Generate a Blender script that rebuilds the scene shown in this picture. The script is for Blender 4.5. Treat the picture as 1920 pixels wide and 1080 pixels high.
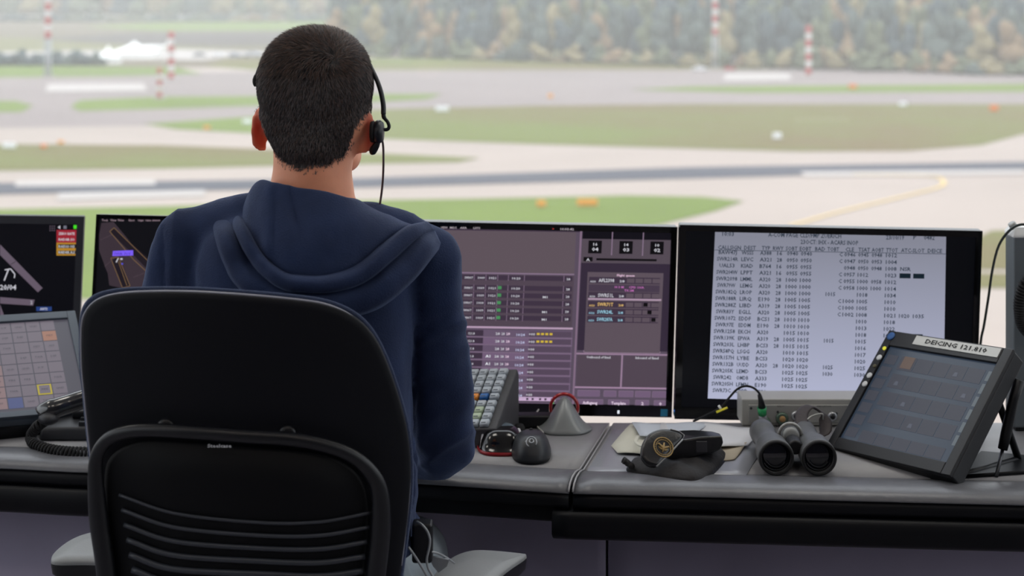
import bpy, bmesh, math, random
import numpy as np
from mathutils import Vector, Matrix
random.seed(7); np.random.seed(7)
for o in list(bpy.data.objects): bpy.data.objects.remove(o)
C = bpy.context.scene.collection
sc = bpy.context.scene
# ------------------------------------------------------------ camera, sky, exposure
CZ = 1.56; F = 3000.0; HX = 960.0; HY = -50.0      # eye height, focal length and optical centre of the cropped photograph
cd = bpy.data.cameras.new('camera'); cam = bpy.data.objects.new('camera', cd); C.objects.link(cam)
cam.location = (0, 0, CZ); cam.rotation_euler = (math.pi/2, 0, 0)
cd.sensor_width = 36; cd.lens = 36*F/1920; cd.shift_y = -(540-HY)/1920
cd.clip_start = .05; cd.clip_end = 6000
cd.dof.use_dof = True; cd.dof.focus_distance = 2.42; cd.dof.aperture_fstop = 4.8
sc.camera = cam
EXPO = 0.0
sc.view_settings.view_transform = 'Standard'; sc.view_settings.look = 'None'
sc.view_settings.exposure = EXPO; sc.view_settings.gamma = 1; sc.view_settings.use_curve_mapping = False
sc.cycles.max_bounces = 8; sc.cycles.diffuse_bounces = 3; sc.cycles.glossy_bounces = 3
sc.cycles.transparent_max_bounces = 12; sc.cycles.volume_bounces = 1
sc.cycles.use_denoising = True
w = bpy.data.worlds.new('overcast'); sc.world = w; w.use_nodes = True
nt = w.node_tree; nt.nodes.clear()
wo = nt.nodes.new('ShaderNodeOutputWorld'); bg = nt.nodes.new('ShaderNodeBackground')
tc = nt.nodes.new('ShaderNodeTexCoord'); sp = nt.nodes.new('ShaderNodeSeparateXYZ'); rp = nt.nodes.new('ShaderNodeValToRGB')
rp.color_ramp.elements[0].position = 0.0; rp.color_ramp.elements[0].color = (.80, .82, .85, 1)
rp.color_ramp.elements[1].position = 0.7; rp.color_ramp.elements[1].color = (2.5, 2.6, 2.8, 1)
nt.links.new(tc.outputs['Generated'], sp.inputs[0]); nt.links.new(sp.outputs['Z'], rp.inputs[0])
nt.links.new(rp.outputs[0], bg.inputs[0]); nt.links.new(bg.outputs[0], wo.inputs[0])
bg.inputs[1].default_value = 1.0

# ------------------------------------------------------------ helpers
def P(x, y, Y): return Vector(((x-HX)/F*Y, Y, CZ-(y-HY)/F*Y))
def G(x, y, z):
    Y = F*(CZ-z)/(y-HY); return Vector(((x-HX)/F*Y, Y, z))
def lin(c): return tuple((v/255/12.92 if v/255 <= .04045 else ((v/255+.055)/1.055)**2.4) for v in c)
MATS = {}
def mat(name, rgb, rough=.6, metal=0., var=0., vscale=8., bump=0., bscale=60., spec=.5, coat=0., sheen=0., rgb2=None, stretch=None, sss=0.):
    if name in MATS: return MATS[name]
    m = bpy.data.materials.new(name); m.use_nodes = True; n = m.node_tree; b = n.nodes['Principled BSDF']
    c = lin(rgb); b.inputs['Base Color'].default_value = (*c, 1); b.inputs['Roughness'].default_value = rough
    b.inputs['Metallic'].default_value = metal; b.inputs['Specular IOR Level'].default_value = spec
    b.inputs['Coat Weight'].default_value = coat; b.inputs['Sheen Weight'].default_value = sheen
    if sheen: b.inputs['Sheen Tint'].default_value = (.45, .6, 1, 1); b.inputs['Sheen Roughness'].default_value = .25
    if sss: b.inputs['Subsurface Weight'].default_value = sss; b.inputs['Subsurface Radius'].default_value = (.02, .007, .004); b.inputs['Subsurface Scale'].default_value = .6
    t = n.nodes.new('ShaderNodeTexCoord'); mp = n.nodes.new('ShaderNodeMapping'); n.links.new(t.outputs['Object'], mp.inputs[0])
    if stretch: mp.inputs['Scale'].default_value = stretch
    if var or rgb2:
        nz = n.nodes.new('ShaderNodeTexNoise'); nz.inputs['Scale'].default_value = vscale; nz.inputs['Detail'].default_value = 5
        r = n.nodes.new('ShaderNodeValToRGB'); r.color_ramp.elements[0].position = .32; r.color_ramp.elements[1].position = .68
        c2 = lin(rgb2) if rgb2 else tuple(v*(1+var) for v in c); c1 = c if rgb2 else tuple(v*(1-var) for v in c)
        r.color_ramp.elements[0].color = (*c1, 1); r.color_ramp.elements[1].color = (*c2, 1)
        n.links.new(mp.outputs[0], nz.inputs[0]); n.links.new(nz.outputs[0], r.inputs[0]); n.links.new(r.outputs[0], b.inputs['Base Color'])
    if bump:
        nb = n.nodes.new('ShaderNodeTexNoise'); nb.inputs['Scale'].default_value = bscale; nb.inputs['Detail'].default_value = 4
        bp = n.nodes.new('ShaderNodeBump'); bp.inputs['Strength'].default_value = bump; bp.inputs['Distance'].default_value = .003
        n.links.new(mp.outputs[0], nb.inputs[0]); n.links.new(nb.outputs[0], bp.inputs['Height']); n.links.new(bp.outputs[0], b.inputs['Normal'])
    MATS[name] = m; return m
def emi(rgb, k=1.0, rough=.35, base=4):
    name = 'display_%02x%02x%02x_%d' % (*rgb, int(k*100))
    if name in MATS: return MATS[name]
    m = mat(name, (base, base, base), rough, spec=.3); b = m.node_tree.nodes['Principled BSDF']
    b.inputs['Emission Color'].default_value = (*lin(rgb), 1); b.inputs['Emission Strength'].default_value = k/2**EXPO
    return m
def BM(): return bmesh.new()
def obj(name, bm, m, parent=None, smooth=False, bevel=0, bseg=2, angle=None, sub=0):
    me = bpy.data.meshes.new(name)
    if isinstance(bm, bpy.types.Mesh): me = bm
    else: bm.normal_update(); bm.to_mesh(me); bm.free()
    me.materials.clear() if not isinstance(m, list) else None
    for x in (m if isinstance(m, list) else [m]): me.materials.append(x)
    o = bpy.data.objects.new(name, me); C.objects.link(o)
    if parent: o.parent = parent
    if smooth:
        me.polygons.foreach_set('use_smooth', [True]*len(me.polygons))
    if bevel:
        b = o.modifiers.new('bevel', 'BEVEL'); b.width = bevel; b.segments = bseg; b.limit_method = 'ANGLE'; b.angle_limit = math.radians(40)
        me.polygons.foreach_set('use_smooth', [True]*len(me.polygons))
        wn = o.modifiers.new('wn', 'WEIGHTED_NORMAL'); wn.keep_sharp = True
    if sub:
        s = o.modifiers.new('sub', 'SUBSURF'); s.levels = sub; s.render_levels = sub
    return o
def tag(o, label=None, cat=None, group=None, kind=None):
    if label: o['label'] = label
    if cat: o['category'] = cat
    if group: o['group'] = group
    if kind: o['kind'] = kind
    return o
def thing(name, label, cat, M=None, group=None):
    o = bpy.data.objects.new(name, None); C.objects.link(o); o.empty_display_size = .05
    if M is not None:
        if isinstance(M, Matrix): o.matrix_world = M
        else: o.location = M
    return tag(o, label, cat, group)
def struct(name, bm, m, **k): return tag(obj(name, bm, m, **k), kind='structure')
def box(bm, x0, x1, y0, y1, z0, z1, mi=0):
    v = [bm.verts.new(p) for p in ((x0,y0,z0),(x1,y0,z0),(x1,y1,z0),(x0,y1,z0),(x0,y0,z1),(x1,y0,z1),(x1,y1,z1),(x0,y1,z1))]
    for f in ((3,2,1,0),(4,5,6,7),(0,1,5,4),(1,2,6,5),(2,3,7,6),(3,0,4,7)):
        q = bm.faces.new([v[i] for i in f]); q.material_index = mi
    return bm
def frame_of(d):
    d = d.normalized(); a = Vector((0,0,1)) if abs(d.z) < .9 else Vector((1,0,0))
    s = d.cross(a).normalized(); return s, s.cross(d).normalized()
def tube(bm, pts, r, n=10, mi=0, cap=True, flat=1.0, closed=False, up=None):
    pts = [Vector(p) for p in pts]; rs = r if isinstance(r, (list, tuple, np.ndarray)) else [r]*len(pts)
    rings = []; s = None
    for i, p in enumerate(pts):
        if closed: d = pts[(i+1) % len(pts)]-pts[i-1]
        else: d = pts[min(i+1, len(pts)-1)]-pts[max(i-1, 0)]
        if d.length < 1e-9: d = Vector((0,0,1))
        d.normalize()
        if up is not None: s = d.cross(Vector(up)).normalized()
        elif s is None: s, _ = frame_of(d)
        else:
            s = s-d*s.dot(d); s.normalize()
        t = s.cross(d)
        rings.append([bm.verts.new(p+(s*math.cos(2*math.pi*k/n)+t*flat*math.sin(2*math.pi*k/n))*rs[i]) for k in range(n)])
    m = len(rings)
    for i in range(m if closed else m-1):
        a, b = rings[i], rings[(i+1) % m]
        for k in range(n):
            q = bm.faces.new((a[k], a[(k+1) % n], b[(k+1) % n], b[k])); q.material_index = mi; q.smooth = True
    if cap and not closed:
        for a in (list(reversed(rings[0])), rings[-1]):
            q = bm.faces.new(a); q.material_index = mi
    return bm
def loft(bm, rings, close=True, cap=True, mi=0):
    R = [[bm.verts.new(p) for p in r] for r in rings]; n = len(R[0])
    for a, b in zip(R, R[1:]):
        for k in range(n if close else n-1):
            q = bm.faces.new((a[k], a[(k+1) % n], b[(k+1) % n], b[k])); q.material_index = mi; q.smooth = True
    if cap:
        bm.faces.new(list(reversed(R[0]))).material_index = mi; bm.faces.new(R[-1]).material_index = mi
    return R
def lathe(bm, prof, c=(0,0,0), axis=(0,0,1), n=24, mi=0, cap=True):
    c = Vector(c); a = Vector(axis).normalized(); s, t = frame_of(a)
    return loft(bm, [[c+a*h+(s*math.cos(2*math.pi*k/n)+t*math.sin(2*math.pi*k/n))*max(r, 1e-5) for k in range(n)] for r, h in prof], cap=cap, mi=mi)
def catmull(pts, n, closed=False):
    P_ = [np.array(p, float) for p in pts]; m = len(P_); out = []
    segs = m if closed else m-1
    for j in range(n):
        t = j/(n if closed else n-1)*segs; i = min(int(t), segs-1); u = t-i
        g = (lambda k: P_[k % m]) if closed else (lambda k: P_[min(max(k, 0), m-1)] if 0 <= k < m else (2*P_[0]-P_[1] if k < 0 else 2*P_[-1]-P_[-2]))
        a, b, c, d = g(i-1), g(i), g(i+1), g(i+2)
        out.append(.5*((2*b)+(c-a)*u+(2*a-5*b+4*c-d)*u*u+(3*b-a-3*c+d)*u**3))
    return out
def ell(bm, c, r, n=20, m=12, M=None, mi=0, e=1.0):
    c = Vector(c); rings = []
    for i in range(1, m):
        th = math.pi*i/m; row = []
        for k in range(n):
            ph = 2*math.pi*k/n
            def se(v): return math.copysign(abs(v)**e, v)
            p = Vector((r[0]*se(math.cos(ph))*se(math.sin(th)), r[1]*se(math.sin(ph))*se(math.sin(th)), -r[2]*se(math.cos(th))))
            row.append(c+(M @ p if M else p))
        rings.append(row)
    R = loft(bm, rings, cap=False, mi=mi)
    def pole(row, z, rev):
        p = Vector((0, 0, z)); v = bm.verts.new(c+(M @ p if M else p))
        for k in range(n):
            f = (row[(k+1) % n], row[k], v) if rev else (row[k], row[(k+1) % n], v)
            q = bm.faces.new(f); q.material_index = mi; q.smooth = True
    pole(R[0], -r[2], True); pole(R[-1], r[2], False)
def evalmesh(o):
    dg = bpy.context.evaluated_depsgraph_get(); dg.update()
    return bpy.data.meshes.new_from_object(o.evaluated_get(dg))
TXT = {}
def glyphs(s, bold=False):
    if (s, bold) in TXT: return TXT[(s, bold)]
    cu = bpy.data.curves.new('t', 'FONT'); cu.body = s; cu.resolution_u = 1; cu.size = 1
    if bold: cu.offset = .02
    o = bpy.data.objects.new('t', cu); C.objects.link(o); me = evalmesh(o)
    vs = [v.co.to_2d() for v in me.vertices]; fs = [list(p.vertices) for p in me.polygons]
    bpy.data.objects.remove(o); bpy.data.curves.remove(cu); bpy.data.meshes.remove(me)
    xs = [v.x for v in vs] or [0, 1]
    TXT[(s, bold)] = (vs, fs, min(xs), max(xs)); return TXT[(s, bold)]
def text(bm, s, x, z, h, y=0, mi=0, width=None, align='l', slant=0, rot=0, bold=False):
    """flat lettering in the local XZ plane: cap height h, baseline at z"""
    vs, fs, x0, x1 = glyphs(s, bold); sz = h/.70; sx = sz
    if width: sx = width/(x1-x0)
    W = (x1-x0)*sx; ox = {'l': 0, 'c': -W/2, 'r': -W}[align]; cr, sr = math.cos(rot), math.sin(rot)
    V = []
    for v in vs:
        a = (v.x-x0)*sx+ox; b = v.y*sz; a += b*slant
        V.append(bm.verts.new((x+a*cr-b*sr, y, z+a*sr+b*cr)))
    for f in fs:
        try: q = bm.faces.new([V[i] for i in f]); q.material_index = mi
        except ValueError: pass
def frame(c, yaw, tilt, roll):
    """device frame: local X right, Z up the face, -Y out of the face"""
    yaw, tilt, roll = map(math.radians, (yaw, tilt, roll))
    u0 = Vector((math.cos(yaw), math.sin(yaw), 0)); n0 = Vector((math.sin(yaw), -math.cos(yaw), 0)); z = Vector((0,0,1))
    v = z*math.cos(tilt)-n0*math.sin(tilt); n = n0*math.cos(tilt)+z*math.sin(tilt)
    u = u0*math.cos(roll)-v*math.sin(roll); v = v*math.cos(roll)+u0*math.sin(roll)
    M = Matrix.Identity(4)
    for i in range(3): M[i][0] = u[i]; M[i][1] = -n[i]; M[i][2] = v[i]; M[i][3] = c[i]
    return M
class Face:
    """content laid out on a device's own flat face"""
    def __init__(s, M, y): s.M = M; s.Mi = M.inverted(); s.y = y; s.bm = BM(); s.mats = []; s.lay = 0
    def mi(s, m):
        if m not in s.mats: s.mats.append(m)
        return s.mats.index(m)
    def uv(s, x, y):
        o = s.Mi @ Vector((0,0,CZ)); d = (s.Mi.to_3x3() @ (P(x, y, 1)-Vector((0,0,CZ)))); t = (s.y-o.y)/d.y; p = o+d*t
        return p.x, p.z
    def quad(s, pts, m, loc=False, lift=1):
        q = [p if loc else s.uv(*p) for p in pts]
        f = s.bm.faces.new([s.bm.verts.new((a, s.y-.0004*lift, b)) for a, b in q]); f.material_index = s.mi(m)
    def rect(s, x0, y0, x1, y1, m, lift=1): s.quad([(x0,y0),(x1,y0),(x1,y1),(x0,y1)], m, lift=lift)
    def line(s, a, b, wpx, m, lift=2):
        (x0, z0), (x1, z1) = s.uv(*a), s.uv(*b); d = Vector((x1-x0, z1-z0)); n = Vector((-d.y, d.x)).normalized()*wpx*.0005
        s.quad([(x0-n.x, z0-n.y), (x1-n.x, z1-n.y), (x1+n.x, z1+n.y), (x0+n.x, z0+n.y)], m, loc=True, lift=lift)
    def frm(s, pts, wpx, m, lift=2):
        for a, b in zip(pts, pts[1:]+pts[:1]): s.line(a, b, wpx, m, lift)
    def text(s, t, x, y, hpx, m, wpx=None, align='l', lift=3, bold=False):
        a, b = s.uv(x, y); text(s.bm, t, a, b, hpx*.00098, y=s.y-.0004*lift, mi=s.mi(m), width=wpx*.00098 if wpx else None, align=align, bold=bold)
    def done(s, name, parent): return obj(name, s.bm, s.mats, parent)

M_BLACK = mat('black_plastic', (12, 14, 20), .45, spec=.4)
M_CHARC = mat('charcoal_plastic', (34, 36, 42), .5, var=.05)
M_GLOSS = mat('gloss_black', (8, 8, 10), .12)
M_SILV = mat('silver', (185, 187, 192), .3, metal=.8)
M_WHITE = mat('white_enamel', (232, 234, 234), .4)
M_LGREY = mat('light_grey_metal', (172, 172, 168), .45, var=.04)
M_RUB = mat('rubber', (20, 20, 23), .8, bump=.2)
M_STEEL = mat('dark_steel', (70, 72, 76), .35, metal=.7)
M_GLASSL = mat('lens_glass', (10, 12, 22), .03, coat=1)

# ------------------------------------------------------------ haze over the airfield (real scattering air)
hz = BM(); box(hz, -3200, 3200, 60, 3400, -47, 75)
hm = bpy.data.materials.new('autumn_haze'); hm.use_nodes = True; hn = hm.node_tree; hn.nodes.clear()
ho = hn.nodes.new('ShaderNodeOutputMaterial'); hv = hn.nodes.new('ShaderNodeVolumeScatter')
hv.inputs['Color'].default_value = (.275, .272, .270, 1); hv.inputs['Density'].default_value = .00138; hv.inputs['Anisotropy'].default_value = .2
hn.links.new(hv.outputs[0], ho.inputs['Volume'])
tag(obj('haze', hz, hm), 'pale grey autumn haze hanging over the airfield', 'haze', kind='stuff')

# ------------------------------------------------------------ room shell
GZ = -45.0
fl = BM(); box(fl, -4.2, 4.2, -3, 4.0, -.12, 0); struct('floor', fl, mat('carpet', (128, 124, 130), .95, var=.12, vscale=40, bump=.5, bscale=300))
ce = BM(); box(ce, -4.2, 4.2, -3, 4.0, 3.3, 3.45); struct('ceiling', ce, mat('ceiling_tile', (205, 206, 208), .9, var=.04))
wb = BM(); box(wb, -4.2, 4.2, -3.1, -3, 0, 3.3); struct('wall_back', wb, mat('back_wall', (62, 62, 70), .85, var=.05))
M_LOW = mat('parapet', (120, 122, 126), .8, var=.05)
for nm, b in (('wall_front', (-4.2, 4.2, 3.9, 4.0, 0, .26)), ('wall_left', (-4.2, -4.1, -3, 3.9, 0, .9)), ('wall_right', (4.1, 4.2, -3, 3.9, 0, .9))):
    q = BM(); box(q, *b); struct(nm, q, M_LOW)
sl = BM(); box(sl, -4.1, 4.1, 2.93, 3.27, .55, .590); struct('trim_1', sl, mat('sill_white', (240, 240, 236), .5, var=.02), bevel=.004)
gm = bpy.data.materials.new('window_glass'); gm.use_nodes = True; g = gm.node_tree; g.nodes.clear()
go = g.nodes.new('ShaderNodeOutputMaterial'); gx = g.nodes.new('ShaderNodeMixShader'); gt = g.nodes.new('ShaderNodeBsdfTransparent')
gg = g.nodes.new('ShaderNodeBsdfGlossy'); gf = g.nodes.new('ShaderNodeFresnel'); gg.inputs['Roughness'].default_value = 0
gt.inputs[0].default_value = (.95, .97, .96, 1); gf.inputs[0].default_value = 1.35
g.links.new(gf.outputs[0], gx.inputs[0]); g.links.new(gt.outputs[0], gx.inputs[1]); g.links.new(gg.outputs[0], gx.inputs[2]); g.links.new(gx.outputs[0], go.inputs[0])
M_FR = mat('window_frame', (48, 50, 54), .5)
def window(n, axis, at, a0, a1, z0, z1, bars):
    fr = BM()
    def bx(u0, u1, w0, w1, dep=.04, mi=0):
        if axis == 'x': box(fr, u0, u1, at-dep, at+dep, w0, w1)
        else: box(fr, at-dep, at+dep, u0, u1, w0, w1)
    bx(a0, a1, z0, z0+.03); bx(a0, a1, z1-.06, z1)
    for b in bars: bx(b-.03, b+.03, z0, z1)
    o = struct('window_%d' % n, fr, M_FR)
    pn = BM()
    if axis == 'x': vs = [(a0, at, z0), (a1, at, z0), (a1, at, z1), (a0, at, z1)]
    else: vs = [(at, a0, z0), (at, a1, z0), (at, a1, z1), (at, a0, z1)]
    pn.faces.new([pn.verts.new(v) for v in vs]); obj('pane', pn, gm, o)
window(1, 'x', 3.94, -4.1, 4.1, .26, 3.3, (-4.07, -1.9, 1.9, 4.07))
window(2, 'y', -4.15, -3, 3.9, .9, 3.3, (-2.97, 0, 3.87))
window(3, 'y', 4.15, -3, 3.9, .9, 3.3, (-2.97, 0, 3.87))

# fill lamps added in the unseen ceiling to brighten desk and front panel
M_FILL = emi((255, 250, 240), 9.0); M_FILL2 = emi((255, 240, 226), 7.0)
for x_ in (-2.4, -.8, .8, 2.4):
    for y_ in (2.7, -.6):
        t = thing('ceiling_fill_lamp', 'square fill lamp added in the unseen ceiling, with white diffuser', 'lamp', Vector((x_, y_, 3.3)), 'fill lamps added above the control room')
        b = BM(); box(b, -.31, .31, -.31, .31, -.03, 0); obj('fill_frame', b, M_WHITE, t)
        b = BM(); box(b, -.29, .29, -.29, .29, -.036, -.0305); obj('diffuser', b, M_FILL if y_ > 0 else M_FILL2, t)
shf = BM(); [box(shf, x-.02, x+.02, 3.05, 3.20, 0, .549) for x in (-2.5, -.9, .9, 2.5)]; q = struct('trim_2', shf, M_LOW)

# ------------------------------------------------------------ airfield
def gp(x, y, z=GZ): return G(x, y, z)
def patch(name, pts, m, z, n=0):
    b = BM(); q = catmull(pts, len(pts)*5, closed=True) if n else pts
    b.faces.new([b.verts.new(gp(p[0], p[1], GZ+z)) for p in q])
    for f in b.faces:
        if f.normal.z < 0: f.normal_flip()
    o = struct(name, b, m); return o
M_APR = mat('apron_concrete', (162, 148, 138), .9, var=.05, vscale=.02)
M_TAR = mat('taxiway_asphalt', (134, 122, 118), .9, var=.05, vscale=.015)
M_RUN = mat('runway_asphalt', (74, 75, 83), .9, var=.05, vscale=.05)
M_GRS = mat('meadow_grass', (99, 107, 41), .95, rgb2=(104, 88, 50), vscale=.012)
M_GRN = mat('green_grass', (97, 115, 32), .95, var=.08, vscale=.03)
M_FLD = mat('stubble_field', (104, 92, 72), .95, var=.05, vscale=.01)
M_PLO = mat('ploughed_field', (82, 73, 67), .95, var=.08, vscale=.02)
M_LIT = mat('pale_concrete', (173, 165, 159), .9)
b = BM(); gv = [b.verts.new(v) for v in ((-3200, 40, GZ), (3200, 40, GZ), (3200, 3400, GZ), (-3200, 3400, GZ))]; b.faces.new(gv)
struct('ground', b, M_APR)
patch('taxiway', [(-2800,250),(0,240),(480,232),(700,212),(1300,196),(1920,195),(3900,195),(3900,128),(1500,128),(640,133),(0,138),(-2800,142)], M_TAR, .03)
patch('field', [(-3200,130),(380,127),(640,123),(640,60),(640,39),(-3200,39)], M_FLD, .03)
patch('field', [(-3200,100),(0,98),(200,96),(330,92),(560,88),(640,80),(640,70),(-3200,72)], mat('yellow_field', (108, 104, 62), .95, var=.06, vscale=.02), .06)
patch('field', [(60,74),(250,62),(640,58),(640,84),(420,87),(250,84)], M_PLO, .09)
patch('lawn', [(150,50),(300,42),(640,40),(640,57),(300,58)], M_GRN, .10)
patch('lawn', [(-3200,146),(0,145),(200,143),(380,138),(330,126),(100,124),(-3200,124)], M_GRN, .10)
patch('lawn', [(385,124),(420,112),(640,108),(1000,112),(1300,120),(1500,130),(1200,131),(800,131),(500,133)], M_GRS, .08)
patch('lawn', [(132,200),(150,188),(300,181),(480,180),(700,176),(830,176),(800,186),(690,192),(480,198),(300,204),(150,208)], M_GRN, .10)
patch('lawn', [(-2800,190),(30,189),(62,198),(40,210),(-2800,214)], M_GRN, .10)
patch('lawn', [(270,232),(480,218),(640,216),(640,248),(480,250),(330,242)], M_GRN, .10)
patch('lawn', [(-2800,268),(0,270),(300,272),(640,284),(900,296),(860,304),(640,308),(300,316),(0,320),(-2800,322)], M_GRS, .10)
patch('lawn', [(660,206),(1000,198),(1300,195),(1920,195),(3900,193),(3900,215),(2100,228),(1930,248),(1840,272),(1700,283),(1500,284),(1000,270),(660,258)], M_GRS, .10)
patch('lawn', [(1180,168),(1300,162),(1920,157),(3900,152),(3900,166),(1920,172),(1400,174)], M_GRN, .10)
patch('lawn', [(500,378),(900,372),(1180,366),(1320,369),(1395,377),(1340,396),(1240,420),(1100,440),(500,446)], M_GRN, .10)
patch('lawn', [(-2800,392),(0,392),(320,386),(500,380),(500,600),(172,560),(-2800,570)], M_GRN, .11)
patch('lawn', [(1780,470),(1860,432),(3900,420),(3900,490),(1780,506)], M_GRS, .10)
patch('lawn', [(1780,512),(3900,508),(3900,536),(1780,540)], M_GRS, .10)
patch('road', [(-2800,98),(0,97),(330,92),(520,98),(380,112),(200,112),(0,106),(-2800,106)], M_LIT, .12)
patch('runway', [(-2800,370),(0,343),(640,335),(1300,313),(1920,303),(3900,290),(3900,300),(1920,317),(1300,334),(640,352),(0,364),(-2800,402)], M_RUN, .14)
for q in ([(30,338),(290,336),(292,346),(28,349)], [(110,362),(385,356),(383,367),(106,375)], [(90,157),(270,156),(275,170),(85,172)], [(1360,138),(1480,137),(1484,150),(1356,151)], [(1500,322),(1920,318),(1920,326),(1510,330)]):
    patch('runway_marking', q, M_LIT, .18)
M_YEL = mat('taxi_line_yellow', (214, 184, 120), .8)
yl = BM(); Lp = [gp(x, y) for x, y in catmull([(1480,425),(1576,398),(1700,368),(1761,352),(1768,340),(1739,331),(1600,328)], 40)]
for a, c in zip(Lp, Lp[1:]):
    d = (c-a).normalized(); n_ = Vector((-d.y, d.x, 0))*.45
    yl.faces.new([yl.verts.new(v+Vector((0,0,.2))) for v in (a-n_, c-n_, c+n_, a+n_)])
struct('taxi_line', yl, M_YEL)

# masts
M_RED = mat('mast_red', (176, 72, 68), .7); M_MW = mat('mast_white', (205, 202, 198), .7); M_MG = mat('mast_grey', (168, 172, 174), .6)
def mast(x, yb, yt, wpx, bands, label, greybelow=None):
    c = gp(x, yb); Y = c.y; h = (yb-yt)/F*Y; r = wpx/F*Y/2
    t = thing('marker_mast', label, 'mast', c, 'red and white marker masts on the airfield')
    s = BM(); nb = bands; z0 = 0
    if greybelow is not None: z0 = (yb-greybelow)/F*Y
    gb = BM(); 
    for sx in (-1, 1):
        for sy in (-1, 1): tube(gb, [(sx*r*.8, sy*r*.8, 0), (sx*r*.7, sy*r*.7, max(z0, .6))], r*.3, 6)
    for k in range(int(max(z0, .6)/2)+1):
        zz = min(k*2+.4, max(z0, .6)); box(gb, -r*.8, r*.8, -r*.8, r*.8, zz-.12, zz)
    obj('lattice_base', gb, M_MG, t)
    z0 = max(z0, .6)
    for k in range(nb):
        a, b_ = z0+(h-z0)*k/nb, z0+(h-z0)*(k+1)/nb; q = BM(); lathe(q, [(r, a), (r*.98, b_)], n=10)
        obj('painted_section', q, M_RED if (nb-1-k) % 2 == 0 else M_MW, t)
    f = BM(); box(f, -r*2.2, r*2.2, -r*2.2, r*2.2, -.3, .5); obj('footing', f, M_LIT, t)
mast(90, 145, -46, 11, 9, 'tall grey and striped mast at the far left, on a pale footing', 72)
mast(321, 150, 60, 11, 7, 'thick red and white mast beside the white tents')
mast(299, 186, 128, 9, 5, 'short faint striped mast just in front of the thicker left mast')
mast(1341, 128, -44, 11, 9, 'tall grey and striped mast in front of the forest, right of the centre', 66)
mast(1516, 142, 49, 11, 7, 'short red-topped striped mast at the forest edge, rightmost on the airfield')

# signs and markers on the grass
def sign(x, y, wpx, hpx, m, label, cat='sign', name='taxiway_sign', dark=False):
    c = gp(x, y+hpx/2); k = c.y/F; W, H = wpx*k, hpx*k
    t = thing(name, label, cat, c)
    q = BM(); box(q, -W/2, W/2, -.35, .35, .25*H, H); obj('sign_box', q, m, t, bevel=.08)
    for s in (-1, 1):
        q = BM(); box(q, s*W*.35-.08, s*W*.35+.08, -.1, .1, -.1, .3*H); obj('leg', q, M_MG, t)
M_OR = mat('sign_orange', (226, 150, 34), .6); M_OR2 = mat('sign_deep_orange', (222, 122, 40), .6)
sign(1101, 381, 38, 15, M_OR, 'long orange-yellow sign box on the nearest grass, above the middle monitor')
sign(1015, 383, 17, 14, M_OR, 'small orange and white sign on the nearest grass, left of the long one')
sign(1599, 163, 15, 11, M_OR2, 'small orange sign on the thin far green strip, below the right mast')
sign(1864, 204, 16, 14, M_OR2, 'orange sign at the right end of the wide meadow, near the frame edge')
sign(1032, 181, 9, 10, M_OR, 'tiny yellow sign standing on the far taxiway in the middle')
sign(82, 275, 10, 10, M_OR2, 'orange sign on the left meadow beside the white marker box')
sign(114, 267, 12, 7, M_OR, 'low yellow sign at the left meadow edge, second from the frame edge')
sign(388, 240, 12, 8, M_OR, 'yellow sign on the lens of grass left of the man')
M_RW = mat('marker_white', (232, 234, 238), .5)
for x, y, wp, hp, lb in ((1457, 256, 16, 14, 'bright white marker box on the brown part of the wide meadow'), (829, 205, 24, 12, 'pale white marker box at the left end of the wide meadow, right of the headset'),
                         (17, 274, 24, 12, 'white marker box at the far left edge of the left meadow'), (1693, 196, 14, 9, 'faint white marker box on the upper edge of the wide meadow'),
                         (464, 229, 18, 10, 'white marker box on grass just left of the man\'s left ear')):
    sign(x, y, wp, hp, M_RW, lb, 'marker box', 'marker_box')

# white tents, light aircraft, parked cars
M_TENT = mat('tent_canvas', (244, 244, 240), .8)
def tent(x, yb, yt, wpx, label, dep=10):
    c = gp(x, yb); k = c.y/F; W = wpx*k/2; H = (yb-yt)*k
    t = thing('marquee_tent', label, 'tent', c, 'white tents on the far apron')
    rf = BM(); n = 8; rings = []
    for i in range(9):
        u = i/8; s = (1-u)**1.6*.96+.04; rings.append([(sx*W*s, sy*W*.8*s, H*(.3+.7*u)) for sx, sy in ((-1,-1),(0,-1.02),(1,-1),(1.02,0),(1,1),(0,1.02),(-1,1),(-1.02,0))])
    loft(rf, rings); obj('roof', rf, M_TENT, t, smooth=True)
    wl = BM(); box(wl, -W*.94, W*.94, -W*.75, W*.75, 0, H*.31); obj('side_wall', wl, M_TENT, t)
tent(203, 119, 85, 46, 'left white tent with a steep pointed roof, beyond the left grass strip')
tent(252, 108, 77, 92, 'largest white tent, broad low roof peaking at its middle, behind the pointed one')
t = thing('light_aircraft', 'white aircraft with upswept tail parked right of the white tents', 'aircraft', gp(286, 99)); k = gp(286, 99).y/F
q = BM(); L = 62*k; tube(q, [(-L*.5, 0, 2.2), (-L*.4, 0, 2.6), (-L*.1, 0, 3.0), (L*.3, 0, 3.4), (L*.5, 0, 4.2)], [.3, 1.2, 1.6, 1.1, .3], 14); obj('fuselage', q, M_TENT, t, smooth=True)
q = BM(); loft(q, [[(L*.36, -.15, 3.6), (L*.5, -.15, 4), (L*.5, .15, 4), (L*.36, .15, 3.6)], [(L*.5, -.1, 9), (L*.58, -.1, 9.2), (L*.58, .1, 9.2), (L*.5, .1, 9)]]); obj('tail_fin', q, M_TENT, t)
q = BM(); loft(q, [[(-L*.15, -11, 3), (L*.02, -11, 3), (L*.02, -11, 3.3), (-L*.15, -11, 3.3)], [(-L*.2, 0, 2.4), (L*.12, 0, 2.4), (L*.12, 0, 3.1), (-L*.2, 0, 3.1)], [(-L*.15, 11, 3), (L*.02, 11, 3), (L*.02, 11, 3.3), (-L*.15, 11, 3.3)]]); obj('wing', q, M_TENT, t)
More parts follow.
